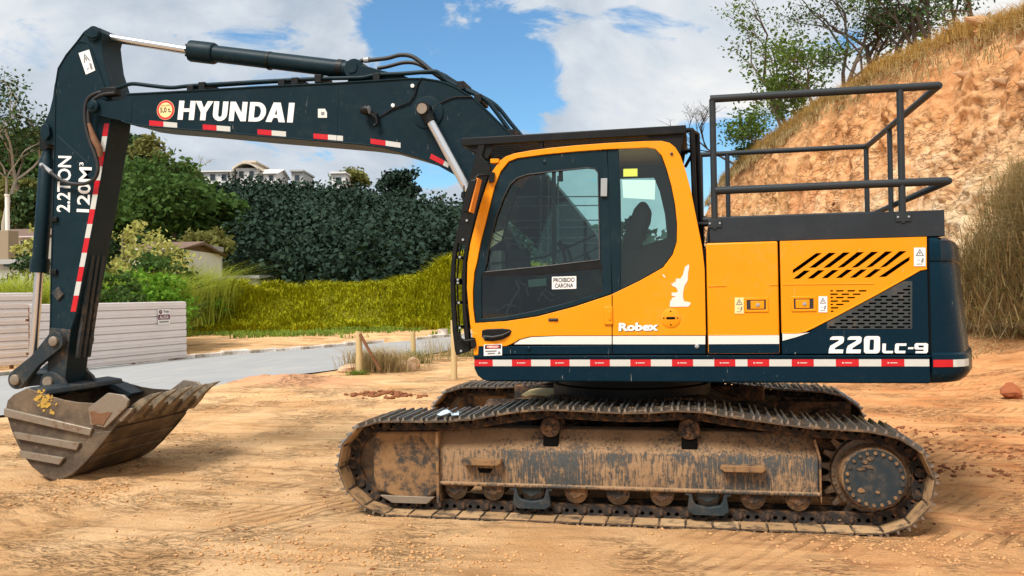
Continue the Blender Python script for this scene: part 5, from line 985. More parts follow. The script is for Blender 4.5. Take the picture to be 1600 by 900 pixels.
for k in range(5):
    y = -.50+k*.25; x0, z0, x1, z1 = -4.80, .655, -4.435+.0*k, .826; m = ((x0+x1)/2, (z0+z1)/2); b = MB()
    sec = [(-4.79, .60, .050, .05), (-4.70, .69, .054, .050), (-4.63, .755, .042, .040), (-4.54, .812, .030, .025), (-4.42, .860, .015, .005)]; vs = []; dv = [(-.7, .72), (-.66, .75), (-.5, .86), (-.35, .94), (-.3, .95)]
    for (x, z, hw, ht), (nx, nz) in zip(sec, dv): vs += [(x+nx*ht, y-hw*.8, z+nz*ht), (x+nx*ht, y+hw*.8, z+nz*ht), (x-nx*ht, y+hw, z-nz*ht), (x-nx*ht, y-hw, z-nz*ht)]
    fs = [(0, 1, 2, 3), (19, 18, 17, 16)]+[(i*4+a, i*4+(a+1) % 4, i*4+4+(a+1) % 4, i*4+4+a) for i in range(4) for a in range(4)]
    b.add(vs, fs); b.build('tooth', 'tooth_steel', bk, bevel=.005)
# ------------------------------------------------------------------ vegetation materials
def leafmat(name, c1, c2, trans=.35, rough=.7):
    t = NT(name); r = t.rnd(); n = t.noise(.35, 3); f = t.math('ADD', t.math('MULTIPLY', r, .6), t.math('MULTIPLY', n, .5)); c = t.mix(f, c1, c2); t.done(c, rough, 0., .12)
    if not trans: M[name] = t.m; return
    tr = t.node('ShaderNodeBsdfTranslucent'); t.put(tr.inputs[0], c); mx = t.node('ShaderNodeMixShader'); mx.inputs[0].default_value = trans; o = t.n['Material Output']; t.l.new(t.b.outputs[0], mx.inputs[1]); t.l.new(tr.outputs[0], mx.inputs[2]); t.l.new(mx.outputs[0], o.inputs[0]); M[name] = t.m
leafmat('leaf_dark', srgb(38, 56, 34), srgb(74, 98, 56), 0); leafmat('leaf_mid', srgb(42, 68, 32), srgb(88, 116, 54)); leafmat('leaf_bright', srgb(62, 108, 28), srgb(126, 168, 52)); leafmat('leaf_olive', srgb(82, 88, 44), srgb(142, 140, 78))
leafmat('leaf_wood', srgb(32, 50, 40), srgb(48, 66, 52), 0); leafmat('leaf_pale', srgb(140, 146, 70), srgb(196, 192, 116)); leafmat('grass_lime', srgb(118, 140, 34), srgb(196, 202, 86)); leafmat('grass_olive', srgb(138, 138, 6), srgb(166, 164, 22), 0)
leafmat('grass_green', srgb(76, 108, 34), srgb(136, 158, 62)); leafmat('grass_dry', srgb(150, 116, 58), srgb(212, 178, 108)); leafmat('grass_straw', srgb(132, 112, 72), srgb(206, 188, 140)); leafmat('leaf_bank', srgb(52, 74, 30), srgb(112, 136, 58))
def bark(name, a, c):
    t = NT(name); n = t.noise(3, 6, .65, t.coord((4, 4, .7))); t.bump(n, .5, .02); M[name] = t.done(t.mix(n, a, c), .9, 0., .15)
bark('bark_grey', srgb(70, 62, 54), srgb(136, 124, 110)); bark('bark_dark', srgb(44, 38, 34), srgb(92, 82, 72)); bark('bark_pale', srgb(130, 122, 108), srgb(190, 182, 166))
def unit(n): v = rng.normal(size=(n, 3)); return v/np.linalg.norm(v, axis=1, keepdims=True)
def leaf_quads(C, size, flat=.35, asp=.55):             # diamond leaves round given centres
    n = len(C); a = unit(n); a[:, 2] *= (1-flat*.5); a /= np.linalg.norm(a, axis=1, keepdims=True); t = unit(n); bdir = np.cross(a, t); bdir /= np.linalg.norm(bdir, axis=1, keepdims=True)
    s = (size*rng.uniform(.6, 1.35, n))[:, None]; return np.stack([C-a*s, C-bdir*s*asp+a*s*.1, C+a*s, C+bdir*s*asp+a*s*.1], 1)
def blades(C, h, wd, lean=.35, curve=.5, bend=None):    # each blade two quads
    n = len(C); an = rng.uniform(0, 2*pi, n); dx = np.stack([np.cos(an), np.sin(an), np.zeros(n)], 1); side = np.stack([-np.sin(an), np.cos(an), np.zeros(n)], 1)
    hh = (np.asarray(h)*rng.uniform(.55, 1.15, n))[:, None]; ln = (lean*rng.uniform(.2, 1.2, n))[:, None]*hh; w2 = (wd*rng.uniform(.6, 1.3, n))[:, None]; up = np.array([[0, 0, 1.]])
    p0 = C; p1 = C+up*hh*.6+dx*ln*.35; p2 = C+up*hh*(1-.25*curve)+dx*ln*(.6+curve)
    q1 = np.stack([p0-side*w2, p0+side*w2, p1+side*w2*.8, p1-side*w2*.8], 1); q2 = np.stack([p1-side*w2*.8, p1+side*w2*.8, p2+side*w2*.12, p2-side*w2*.12], 1); return np.concatenate([q1, q2])
def branching(base, height, spread, levels=4, r0=.12, seed=0, lean=(0, 0), first=.35, kids=(3, 4), droop=0., ratio=.62):
    rd = random.Random(seed); segs = MB(); tips = []
    def grow(p, d, ln, r, lv):
        k = 4; pts = [p]; q = p; dd = d.copy()
        for i in range(k):
            dd = (dd+Vector((rd.gauss(0, .14), rd.gauss(0, .14), rd.gauss(0, .08)-droop*.1*(levels-lv)))).normalized(); q = q+dd*ln/k; pts.append(q)
        segs.tube(pts, [r*(1-.45*i/k) for i in range(k+1)], 6 if r > .03 else 4, cap=False)
        if lv <= 1: tips.append((q, dd)); tips.append((pts[2], dd)); return
        for j in range(rd.randint(*kids)):
            t = rd.choice((2, 3, 4, 4)) if lv < levels else rd.choice((2, 3, 3, 4, 4)); ax = Vector((rd.gauss(0, 1), rd.gauss(0, 1), rd.gauss(0, .35))).normalized()
            nd = (dd*(1.-spread*.45)+ax*spread+Vector((0, 0, .12))).normalized(); grow(pts[t], nd, ln*ratio*rd.uniform(.75, 1.2), r*.55, lv-1)
        tips.append((q, dd))
    grow(Vector(base), Vector((lean[0], lean[1], 1)).normalized(), height*first, r0, levels); return segs, tips
def tree(name, label, loc, height, spread, leafm, barkm, seed, per=14, lsize=.12, crad=.45, levels=4, r0=.12, lean=(0, 0), first=.35, kids=(3, 4), group=None, cat='tree', ratio=.62, flat=.35, droop=0.):
    e = tag(empty(name, loc), label, cat, group); segs, tips = branching((0, 0, -.2), height, spread, levels, r0, seed, lean, first, kids, droop, ratio)
    segs.build('trunk', barkm, e, smooth=60, fix=False)
    if per:
        T = np.array([list(t[0]) for t in tips]); C = np.repeat(T, per, 0)+rng.normal(size=(len(T)*per, 3))*crad*np.array([1, 1, .7]); finish(quads('crown', leaf_quads(C, lsize, flat), leafm), 'crown', e)
    return e
def blob_tree(name, label, loc, height, wd, leafm, seed, n=70, per=40, lsize=.35, group=None, trunk=.35, low=.25, barkm='bark_grey', cat='tree'):   # dense far crown built from many leaf clumps over limbs
    e = tag(empty(name, loc), label, cat, group); rr = np.random.default_rng(seed); b = MB(); b.tube([(0, 0, -1), (.1, 0, height*.3), (.0, .1, height*.6), (.1, 0, height*.85)], [height*.03, height*.024, height*.016, height*.008], 7)
    v = rr.normal(size=(n, 3)); v /= np.linalg.norm(v, axis=1, keepdims=True); rad = rr.uniform(.45, 1, n)**.5; ctr = v*rad[:, None]*np.array([wd/2, wd/2, height*(1-low)/2])*(1+.25*rr.normal(size=(n, 1))*.6)+np.array([0, 0, height*(low+(1-low)/2)])
    for c in ctr[:10]: b.tube([(0, 0, height*.35), tuple(c*np.array([.5, .5, .8])), tuple(c)], [height*.012, height*.008, height*.003], 5, cap=False)
    b.build('trunk', barkm, e, smooth=60, fix=False); C = np.repeat(ctr, per, 0)+rr.normal(size=(n*per, 3))*wd*.085*np.array([1, 1, .7]); finish(quads('crown', leaf_quads(C, lsize, .5), leafm), 'crown', e); return e

# ------------------------------------------------------------------ trees and grass on the cut bank
def on_crest(u, back=0.): return crest_pt(u, back)
def CR_(u, back=.6): p, s = crest_pt(u, back); return (p[0], p[1], p[2]-.1), s
G1 = 'trees along the top of the cut bank'
p, s = CR_(1275, .8); tree('leafy_tree', 'second leafy green tree with gaps in its crown, just right of the spreading one', p, 8.2, .85, 'leaf_bank', 'bark_grey', 12, per=5, lsize=.13, crad=.5, levels=5, r0=.13, first=.32, kids=(3, 4), group=G1, lean=(.1, 0), ratio=.66)
p, s = CR_(1190, .4); tree('leafy_tree', 'low leafy tree on the left slope end of the bank', p, 6.5, .85, 'leaf_bank', 'bark_grey', 14, per=7, lsize=.14, crad=.45, levels=5, r0=.1, first=.3, kids=(3, 3), group=G1, lean=(-.25, 0), ratio=.68)
p, s = CR_(1400, 1.5); tree('crooked_tree', 'small dark tree with fine leaves filling the sky at the upper frame', p, 7.5, .8, 'leaf_dark', 'bark_dark', 47, per=3, lsize=.09, crad=.4, levels=5, r0=.13, first=.28, kids=(3, 4), group=G1, ratio=.68)
p, s = CR_(1228, .3); tree('leafy_tree', 'leafy green spreading tree left of the others on the cut bank', p, 8.6, .85, 'leaf_bank', 'bark_grey', 11, per=6, lsize=.13, crad=.5, levels=5, r0=.13, first=.30, kids=(3, 4), group=G1, lean=(-.15, 0), ratio=.68)
p, s = CR_(1236, 1.2); tree('slender_tree', 'tall slender sparse tree rising behind the leafy green one', p, 11.5, .5, 'leaf_bank', 'bark_grey', 5, per=6, lsize=.12, crad=.4, levels=5, r0=.16, first=.42, kids=(2, 3), group=G1, ratio=.66)
p, s = CR_(1300, .8); tree('slender_tree', 'thin tree with two forking stems above the brown grass', p, 10.5, .6, 'leaf_bank', 'bark_grey', 23, per=6, lsize=.11, crad=.4, levels=5, r0=.15, first=.38, kids=(3, 3), group=G1, lean=(.15, 0), ratio=.66)
p, s = CR_(1322, 2.2); tree('slender_tree', 'reddish thin trunk leaning left over the bank crest', p, 10, .55, 'leaf_bank', 'bark_dark', 31, per=6, lsize=.11, crad=.4, levels=5, r0=.15, first=.40, kids=(2, 3), group=G1, lean=(-.2, 0), ratio=.66)
p, s = CR_(1368, 1.2); tree('crooked_tree', 'crooked dark tree with twisting branches at the top edge', p, 8.5, .8, 'leaf_dark', 'bark_dark', 44, per=3, lsize=.09, crad=.35, levels=5, r0=.17, first=.30, kids=(3, 4), group=G1, ratio=.68)
p, s = CR_(1430, 2.0); tree('slender_tree', 'dark thin tree near the upper frame, right of the crooked one', p, 8.5, .6, 'leaf_dark', 'bark_dark', 52, per=4, lsize=.09, crad=.35, levels=5, r0=.14, first=.38, kids=(2, 3), group=G1, ratio=.68)
p, s = CR_(1462, 2.6); tree('slender_tree', 'pair of close dark stems cut off by the upper frame', p, 8, .5, 'leaf_dark', 'bark_dark', 61, per=4, lsize=.09, crad=.35, levels=5, r0=.13, first=.4, kids=(2, 3), group=G1, ratio=.68)
p, s = CR_(1530, 2.6); tree('thick_tree', 'thicker leaning brown trunk at the upper right crest', (p[0], p[1], p[2]-.3), 8, .7, 'leaf_dark', 'bark_grey', 66, per=4, lsize=.09, crad=.45, levels=5, r0=.17, first=.3, kids=(3, 3), group=G1, lean=(-.35, 0))
for u_, sd, lb in ((1488, 91, 'thin bare-stemmed tree between the close stems and the thicker trunk'), (1408, 93, 'thin forked sapling left of the dark thin tree'), (1345, 95, 'spindly half-bare tree beside the crooked one')):
    p, s = CR_(u_, 1.6); tree('slender_tree', lb, p, 7.5, .6, 'leaf_dark', 'bark_dark', sd, per=4, lsize=.09, crad=.35, levels=5, r0=.09, first=.36, kids=(2, 3), group=G1, ratio=.68)
p, s = CR_(1158, .0); tree('bare_shrub', 'leafless shrub reaching left from the low end of the bank', p, 10.0, .7, 'leaf_olive', 'bark_dark', 71, per=0, levels=5, r0=.11, lean=(-1.1, 0), first=.36, kids=(3, 4), group=G1, ratio=.66)
p, s = CR_(1180, .5); tree('leafy_shrub', 'small leafy shrub at the foot of the spreading tree', p, 3.2, .9, 'leaf_bank', 'bark_dark', 75, per=14, lsize=.14, crad=.3, levels=3, r0=.06, group=G1, cat='shrub', lean=(-.3, 0))
n = 26000; sv = rng.uniform(22, 76, n); back = rng.gamma(1.6, .55, n)-.75; x, y = unsl(sv, 15+back); clump = fbm(sv*1.1, back*1.5, 0., 3) > -.18; z = crest(sv)+.5*fbm(sv*.35, .5, 0., 4)-.15+back*.2
C = np.stack([x, y, z], 1)[clump]; V = blades(C, .8, .014, .6, .8)
tag(finish(quads('crest_grass', V, 'grass_dry'), 'crest_grass'), 'dry brown grass along the crest of the cut bank', 'grass', kind='stuff')
n = 2600; sv = rng.uniform(22, 74, n); fd = rng.uniform(.0, 1.0, n)**1.6; x, y = unsl(sv, 14.4-fd*.9); V = blades(np.stack([x, y, crest(sv)-.3-fd*1.2], 1), .5, .016, 1.0, 1.2); tag(finish(quads('hanging_roots', V, 'grass_straw'), 'hanging_roots'), 'dry roots and straw hanging over the bank edge', 'roots', kind='stuff')
# loose rocks
def rock_mesh(seed, n1=7, n2=9, rough=.35):
    rr = np.random.default_rng(seed); b = MB(); vs = []; pts = []
    for i in range(n1):
        th = math.pi*(i+.5)/n1
        for j in range(n2): ph = 2*math.pi*j/n2; d = np.array([math.sin(th)*math.cos(ph), math.sin(th)*math.sin(ph), math.cos(th)]); r = 1+rough*float(fbm(d[0]*1.3+seed, d[1]*1.3, d[2]*1.3, 3))*1.4; vs.append(d*r)
    fs = [(i*n2+j, (i+1)*n2+j, (i+1)*n2+(j+1) % n2, i*n2+(j+1) % n2) for i in range(n1-1) for j in range(n2)]+[tuple(range(n2)), tuple((n1-1)*n2+j for j in range(n2))[::-1]]; b.add(vs, fs); return b
def stone(name, a, c):
    t = NT(name); n = t.noise(3, 6, .65); f = t.noise(16, 5); t.bump(f, .5, .03); M[name] = t.done(t.mix(t.math('ADD', t.math('MULTIPLY', n, .7), t.math('MULTIPLY', f, .3)), a, c), .92, 0., .15)
stone('red_clod', srgb(132, 74, 48), srgb(176, 106, 70)); stone('pale_stone', srgb(168, 134, 104), srgb(226, 198, 166)); stone('dark_clod', srgb(110, 68, 46), srgb(150, 98, 66)); stone('brown_clod', srgb(170, 126, 84), srgb(210, 164, 114)); stone('lot_clod', srgb(168, 124, 80), srgb(214, 172, 122))
RK = [rock_mesh(k).mesh('rock', ['red_clod']) for k in range(3)]; stone('bank_rock', srgb(150, 106, 74), srgb(216, 178, 138)); RB = [rock_mesh(k+20, 7, 8, .42).mesh('rock', ['bank_rock']) for k in range(3)]; RP = [rock_mesh(k+5).mesh('rock', ['pale_stone']) for k in range(3)]
def rock(label, u, v, sz, me, rz=0., sink=.3):
    p = G(u, v); z = float(gz(p[0], p[1])); o = bpy.data.objects.new('rock', me); COL.objects.link(o); o.location = (p[0], p[1], z+sz[2]*(1-sink)); o.scale = sz; o.rotation_euler = (random.uniform(-.3, .3), random.uniform(-.3, .3), rz); return tag(o, label, 'rock')
rock('red earth clod lying on the ground behind the counterweight', 1580, 628, (.17, .15, .13), RK[0])
rock('pale pointed stone beside the dry bush at the fence posts', 627, 578, (.22, .16, .16), RP[0]); rock('pale reddish stone right of the pointed one by the bush', 643, 578, (.2, .18, .19), RP[1]); rock('flat pale stone left of the tall wooden post', 547, 582, (.30, .2, .12), RP[2], .3)
for lab, u, v, sz in (('flat slab of rock jutting from the orange face of the bank', 1487, 125, (.75, .5, .22)), ('brown block of rock near the right edge of the bank', 1583, 88, (.8, .6, .42)), ('flat brown slab low in the heap at the bank right side', 1583, 145, (.9, .6, .25)), ('dark rock nose poking out beneath the crest grass', 1510, 42, (.9, .5, .3)), ('pale stone high on the crest at the right frame edge', 1594, 20, (.6, .4, .3)), ('small round rock stuck in the middle of the bank', 1525, 212, (.35, .3, .2)), ('leaning flake of rock above the slab heap', 1540, 135, (.6, .4, .22))):
    t = np.clip((446-v)/440., 0, 1); l = 14.4-2.6*(1-t); ang = (u-850)/FPX; s = l/ang; x, y = unsl(s, l+.38); z = 1.73+(448-.0177*(u-1500)-v)/FPX*s
    o = bpy.data.objects.new('rock', RB[int(u) % 3]); COL.objects.link(o); o.location = (x, y, z); o.scale = tuple(q*.6 for q in sz); o.rotation_euler = (.2, .35, R(HD)+random.uniform(-.5, .5)); tag(o, lab, 'rock')
# dry brush hanging down the right end of the bank
e = tag(empty('dry_bush', tuple(list(unsl(21, 11.6))+[.6])), 'tangled dry straw-coloured bush at the foot of the bank by the right edge', 'bush'); ex, ey, ez = e.location
n = 15000; sv = rng.uniform(15.5, 23.5, n); hh = rng.uniform(0, 1, n)**.8; l = 10.1+hh*1.7+rng.normal(0, .28, n); x, y = unsl(sv, l); hmax = np.interp(sv, [15.5, 20, 22, 23.5], [4.6, 4.3, 3.6, 1.5]); z = .55+hh*hmax; C = np.stack([x-ex, y-ey, z-ez], 1); C = C[fbm(sv*.9, hh*3, 1., 3) > -.35]
V = blades(C, .75, .008, 1.5, 1.5); finish(quads('twigs', V, 'grass_straw'), 'twigs', e)
V = leaf_quads(C[::3]+rng.normal(0, .15, C[::3].shape), .045); finish(quads('leaves', V, 'leaf_olive'), 'leaves', e)
# straw scattered over the ground by the bank
n = 5200; sv = rng.uniform(9, 24, n); l = rng.uniform(4.6, 10.8, n)**1.0; k = (fbm(sv*.5, l*.5, 3., 3)+(l-7.6)*.22-np.maximum(0, 12-sv)*.1) > .05; x, y = unsl(sv[k], l[k]); V = blades(np.stack([x, y, gz(x, y)], 1), .14, .006, 2.6, 1.6); tag(finish(quads('straw', V, 'grass_straw'), 'straw'), 'dry straw scattered on the slope beside the bank', 'straw', kind='stuff')

# ------------------------------------------------------------------ clods and pebbles on the lot
def pebbles(name, label, P, size, mat, cat):
    base = rock_mesh(3, 4, 6, .4); bv = np.array(base.v); bf = base.f; n = len(P); sc = size*rng.uniform(.5, 1.5, n)**1.5; an = rng.uniform(0, 6.28, n); c, s_ = np.cos(an), np.sin(an); vs = []; fs = []
    X_ = bv[None, :, 0]*sc[:, None]*1.3; Y_ = bv[None, :, 1]*sc[:, None]; Z_ = bv[None, :, 2]*sc[:, None]*.7
    W = np.stack([X_*c[:, None]-Y_*s_[:, None]+P[:, :1], X_*s_[:, None]+Y_*c[:, None]+P[:, 1:2], Z_+P[:, 2:3]+(sc*.3)[:, None]], -1).reshape(-1, 3); m = len(bv)
    F = [tuple(i*m+q for q in f) for i in range(n) for f in bf]; me = bpy.data.meshes.new(name); me.from_pydata(W.tolist(), [], F); me.materials.append(M[mat]); me.polygons.foreach_set('use_smooth', [True]*len(F)); return tag(finish(me, name), label, cat, kind='stuff')
def scatter(n, x0, x1, y0, y1, thr=-.1, f=.6):
    x = rng.uniform(x0, x1, n); y = rng.uniform(y0, y1, n); k = fbm(x*f, y*f, 5., 3) > thr; x, y = x[k], y[k]; a, b_ = road_x(y); k = x > a+.2; x, y = x[k], y[k]; return np.stack([x, y, gz(x, y)], 1)
pebbles('clods', 'small tan clods and pebbles strewn over the dirt lot', scatter(7000, -8, 7.5, -3.6, 9, -.15), .0075, 'lot_clod', 'clods'); pebbles('clods', 'small dark red clods strewn over the dirt lot', scatter(1500, -8, 7.5, -3.6, 10, .0), .008, 'dark_clod', 'clods')
m_ = 160; P_ = np.stack([CLD[0]+rng.normal(0, .30, m_), CLD[1]+rng.normal(0, .13, m_)], 1); P_ = np.column_stack([P_, gz(P_[:, 0], P_[:, 1])]); pebbles('dirt_pile', 'low spill of dark red dirt on the lot before the posts', P_, .028, 'dark_clod', 'dirt')
for c_, lb in ((G(430, 866)[:2], 'crumbly brown clods in the foreground left of the near track'), (G(140, 775)[:2], 'brown crumbs of soil before the bucket'), (G(640, 875)[:2], 'soil crumbs in the foreground before the near track'), (G(1420, 862)[:2], 'soil crumbs before the rear end of the near track')):
    P_ = np.stack([c_[0]+rng.normal(0, .42, 260), c_[1]+rng.normal(0, .22, 260)], 1); P_ = np.column_stack([P_, gz(P_[:, 0], P_[:, 1])]); pebbles('dirt_pile', lb, P_, .008, 'brown_clod', 'dirt')
for c_ in ((3.6, 2.0), (3.1, .9), (4.6, 3.4), (2.9, 3.2)):
    P_ = np.stack([c_[0]+rng.normal(0, .45, 90), c_[1]+rng.normal(0, .2, 90)], 1); P_ = np.column_stack([P_, gz(P_[:, 0], P_[:, 1])]); pebbles('dirt_pile', 'scattered dark clods on the reddish ground behind the tracks', P_, .013, 'dark_clod', 'dirt')
# ------------------------------------------------------------------ fence posts beside the road
def wpost(label, u, v0, v1, r, mat='beige_wood', grp='wooden posts beside the road'):
    p = G(u, v0); s = np.dot(p-CAM_P, CF); h = (v0-v1)/FPX*s; o = MB(); o.tube([(0, 0, -.2), (0.01, 0, h*.5), (0, 0.01, h)], [r*1.08, r, r*.95], 12); q = o.build('wooden_post', mat, smooth=45); q.location = p; return tag(q, label, 'post', grp), p, h
pm, _, _ = wpost('short round wooden post with a slanted brace beside it', 561, 584, 518, .075); bark('wood_brown', srgb(96, 66, 46), srgb(140, 100, 70)); bark('wood_post', srgb(176, 150, 104), srgb(214, 192, 144)); pm.data.materials[0] = M['wood_post']
pm2, _, _ = wpost('thin round wooden post farther back between the weeds', 645.5, 566, 518, .07); pm2.data.materials[0] = M['wood_post']; pm3, _, _ = wpost('pale wooden post standing just in front of the cab guard', 709.5, 592, 500, .062); pm3.data.materials[0] = M['wood_post']
wp4, _, _ = wpost('stout pale stump post across the road', 691.5, 526, 514, .22); wp4.data.materials[0] = M['kerb_concrete']
a = S(564, 522, G(561, 584)[1]); c = G(592, 569); c = S(594, 572, a[1]-.05); br_ = MB().bar((a[0], a[1]-.05, a[2]), tuple(c-np.array([0, 0, .1])), .06, .06).build('brace', 'wood_brown', bevel=.008); tag(br_, 'slanted brown wooden brace leaning on the short post', 'brace')
def tuft(name, label, u, v, n, h, spread, mat, cat='bush', w_=.006, lean=.9):
    p = G(u, v); C = np.stack([rng.normal(0, spread, n), rng.normal(0, spread*.6, n), np.zeros(n)-.02], 1); o = finish(quads(name, blades(C, h, w_, lean, .8), mat), name); o.location = (p[0], p[1], float(gz(p[0], p[1]))); return tag(o, label, cat)
tuft('dry_weed', 'dry pale weeds around the foot of the brace', 590, 580, 900, .75, .34, 'grass_straw'); tuft('dry_weed', 'low dry weeds between the brace and the thin post', 612, 574, 600, .45, .34, 'grass_straw'); tuft('green_weed', 'greenish weed tuft at the foot of the thin post', 647, 568, 420, .45, .22, 'leaf_olive'); tuft('green_weed', 'small green weed at the foot of the short post', 560, 586, 160, .16, .12, 'grass_green')
tuft('dry_weed', 'sparse dry stalks just left of the cab guard', 690, 563, 200, .9, .4, 'grass_straw', w_=.004); tuft('green_weed', 'green weeds under the corner of the cab guard', 728, 556, 500, .4, .5, 'leaf_olive')
# ------------------------------------------------------------------ sheet metal fence
def fmat():
    t = NT('fence_sheet'); a = t.noise(1.4, 6, .6); s_ = t.noise(4, 5, .6, t.coord((.6, .6, 6))); c = t.mix(a, srgb(214, 210, 210), srgb(234, 232, 232)); c = t.mix(t.math('MULTIPLY', t.ramp(s_, .58, .75), .4), c, srgb(178, 140, 104)); M['fence_sheet'] = t.done(c, .5, .15, .4)
fmat()
def fence(label, A, Bp, zt0, zt1, n, group):
    A, Bp = np.array(A), np.array(Bp); Ln = np.linalg.norm(Bp-A); rz = math.atan2(Bp[1]-A[1], Bp[0]-A[0]); e = tag(empty('metal_fence', (A[0], A[1], 0), rz), label, 'fence', group)
    hA, hB = zt0/n, zt1/n
    for k in range(n):
        b = MB(); sec = [(0.0, .05), (.06, .0), (.36, .0), (.40, -.010), (.60, -.010), (.64, .0), (.90, .0), (.94, .05), (1.0, .05)]; vs = []
        for x, hh in ((0, hA), (Ln, hB)):
            for f, d in sec: vs.append((x, -.02+d, .05+(k+f)*hh))
            for f, d in sec[::-1]: vs.append((x, -.018+d+.003, .05+(k+f)*hh))
        m = len(sec)*2; fs = [(i, (i+1) % m, m+(i+1) % m, m+i) for i in range(m)]; b.add(vs, fs); b.build('sheet_rib', 'fence_sheet', e)
    b = MB(); b.box(0, Ln, .08, .12, .5, .56); b.box(0, Ln, .08, .12, 1.3, 1.36)
    for q in np.arange(.1, Ln, 1.6): b.box(q, q+.08, .06, .14, -.2, min(zt0, zt1)-.02)
    b.build('fence_frame', 'wood_brown', e); return e, Ln
fA, fB = G(291, 561), G(146, 577); dv = (fB-fA)/np.linalg.norm(fB-fA); fB2 = fA+dv*np.linalg.norm(fB-fA)*1.0; fC = fA+(fB-fA)*1.55
FR, FLn = fence('long grey corrugated metal fence behind the arm with a small sign', fC[:2], fA[:2], 1.66, 1.66, 8, 'corrugated metal fences')
l0, l1 = G(-90, 582), G(53, 571); fence('taller rust-stained corrugated metal fence at the left edge', l0[:2], l1[:2], 1.98, 1.98, 9, 'corrugated metal fences')
# letting sign on the fence
e = tag(empty('letting_sign', tuple(fA+(fB-fA)*.275), math.atan2((fA-fC)[1], (fA-fC)[0])), 'small white and purple letting sign fixed on the metal fence', 'sign')
def esign(name, x0, x1, z0, z1, y, mat): return MB().box(x0, x1, y, y+.004, z0, z1).build(name, mat, e)
esign('board', -.24, .24, 1.06, 1.5, -.05, 'white_decal'); esign('band', -.23, .23, 1.20, 1.34, -.055, 'print_purple'); MB().prism(circ(-.13, 1.42, .06, 16), -.055, -.05).build('logo', 'print_purple', e)
def etext(body, x0, x1, z0, z1, mat): return text('lettering', body, (x0, -.056, z0), (x1-x0, 0, 0), (0, 0, z1-z0), mat, e, .001, .02)
etext('ALUGA', -.18, .18, 1.225, 1.315, 'white_decal'); etext('T', -.15, -.11, 1.39, 1.45, 'white_decal'); etext('Tuju', -.03, .2, 1.38, 1.46, 'print_dark'); esign('print_bar', -.18, .18, 1.115, 1.155, -.055, 'print_grey')
# ------------------------------------------------------------------ grass and shrubs behind the fence and on the bank
def uv_scatter(u0, u1, d0, d1, n): u = rng.uniform(u0, u1, n); d = rng.uniform(d0, d1, n); x, y = polar(u, d); return u, d, x, y
u, d, x, y = uv_scatter(-60, 318, 27, 34, 22000); k = (u < 262+(d-27)*3); hz_ = np.maximum(0, (d-24)*.07); V = blades(np.stack([x, y, hz_], 1)[k], 1.55, .012, .55, .8)
tag(finish(quads('tall_grass', V[::1], 'grass_green'), 'tall_grass'), 'tall green grass growing behind the metal fence', 'grass', kind='stuff')
def clump(label, u0, v_top, dist, w_, n, mat, name='cane_grass', wd=.028):
    x, y = polar(u0, dist); h = 1.73+(HORV(u0)-v_top)/FPX*dist-.4; C = np.stack([rng.normal(0, w_*.35, n), rng.normal(0, w_*.35, n), np.zeros(n)], 1); o = finish(quads(name, blades(C, h, wd*.5, .7, .9), mat), name); o.location = (x, y, .4); return tag(o, label, 'grass', 'clumps of tall grass behind the fence')
clump('bright yellow-green cane clump at the left frame edge', 12, 405, 26, 1.6, 1600, 'grass_lime'); clump('tall green weeds rising over the middle of the metal fence', 218, 414, 31, 1.6, 2000, 'grass_green'); clump('lime weeds over the fence just right of the arm', 185, 416, 31, 1.6, 1500, 'grass_lime'); clump('green-yellow weeds over the fence near the sign end', 246, 416, 31, 1.2, 1500, 'grass_lime'); clump('bright lime cane clump just left of the bucket cylinder', 50, 422, 25.5, .9, 900, 'grass_lime'); clump('yellow-green cane clump beyond the right end of the fence below the roof', 292, 398, 45, 2.4, 2200, 'grass_lime')
def shrub(label, u0, v_top, dist, wd, mat, seed, name='leafy_shrub', z0=-.1, group='shrubs behind the metal fence', n=42, per=46, ls=.10):
    x, y = polar(u0, dist); h = 1.73+(HORV(u0)-v_top)/FPX*dist-z0; return blob_tree(name, label, (x, y, z0), h, wd, mat, seed, n=n, per=per, lsize=ls, group=group, low=.05, cat='shrub')
shrub('bushy green shrub hiding the lower wall of the brown-roofed house', 235, 396, 34, 2.6, 'leaf_mid', 17, n=50); shrub('bright weed bush in front of the brown-roofed house', 298, 428, 45.5, 3.2, 'leaf_bright', 18, n=44); shrub('round green bush against the right end of the brown-roofed house', 277, 388, 41, 2.0, 'leaf_mid', 19, n=44); shrub('bright green vine-like shrub right of the arm above the fence', 205, 432, 28, 2.4, 'leaf_bright', 3); shrub('green shrub over the fence near its sign', 245, 428, 29, 2.2, 'leaf_bright', 4); shrub('dark leafed shrub next to the arm above the fence', 178, 432, 26, 1.6, 'leaf_mid', 6); shrub('leafy bush beyond the end of the metal fence', 310, 452, 45, 2.6, 'leaf_bright', 8)
shrub('pale yellow flowering shrub before the brown roof', 222, 366, 36, 3.2, 'leaf_pale', 12, ls=.13); shrub('pale yellow blossom bush left of the brown roof, higher up', 190, 338, 38, 1.8, 'leaf_pale', 13, ls=.12, n=20); shrub('small pale shrub behind the bucket cylinder', 48, 352, 38, 1.4, 'leaf_pale', 14, n=18, ls=.12); shrub('dark glossy shrub in front of the white wall at left', 40, 385, 34, 1.6, 'leaf_dark', 15, n=24)
n = 52000; u, d, x, y = uv_scatter(300, 960, 43.2, 55, n); top = 1.73+(HORV(u)-np.interp(u, BK_U, BK_V))/FPX*47; z = top*sm((d-43.5)/5.)-.1+.55*fbm(x*.45, y*.45, 2., 4)*sm((d-44)/3); V = blades(np.stack([x, y, z], 1), .34+.5*sm(fbm(x*.6, y*.6, 9., 3)*2+.3), .026, .8, .8); tag(finish(quads('bank_grass', V, 'grass_olive'), 'bank_grass'), 'olive green grass covering the bank beyond the road', 'grass', kind='stuff')
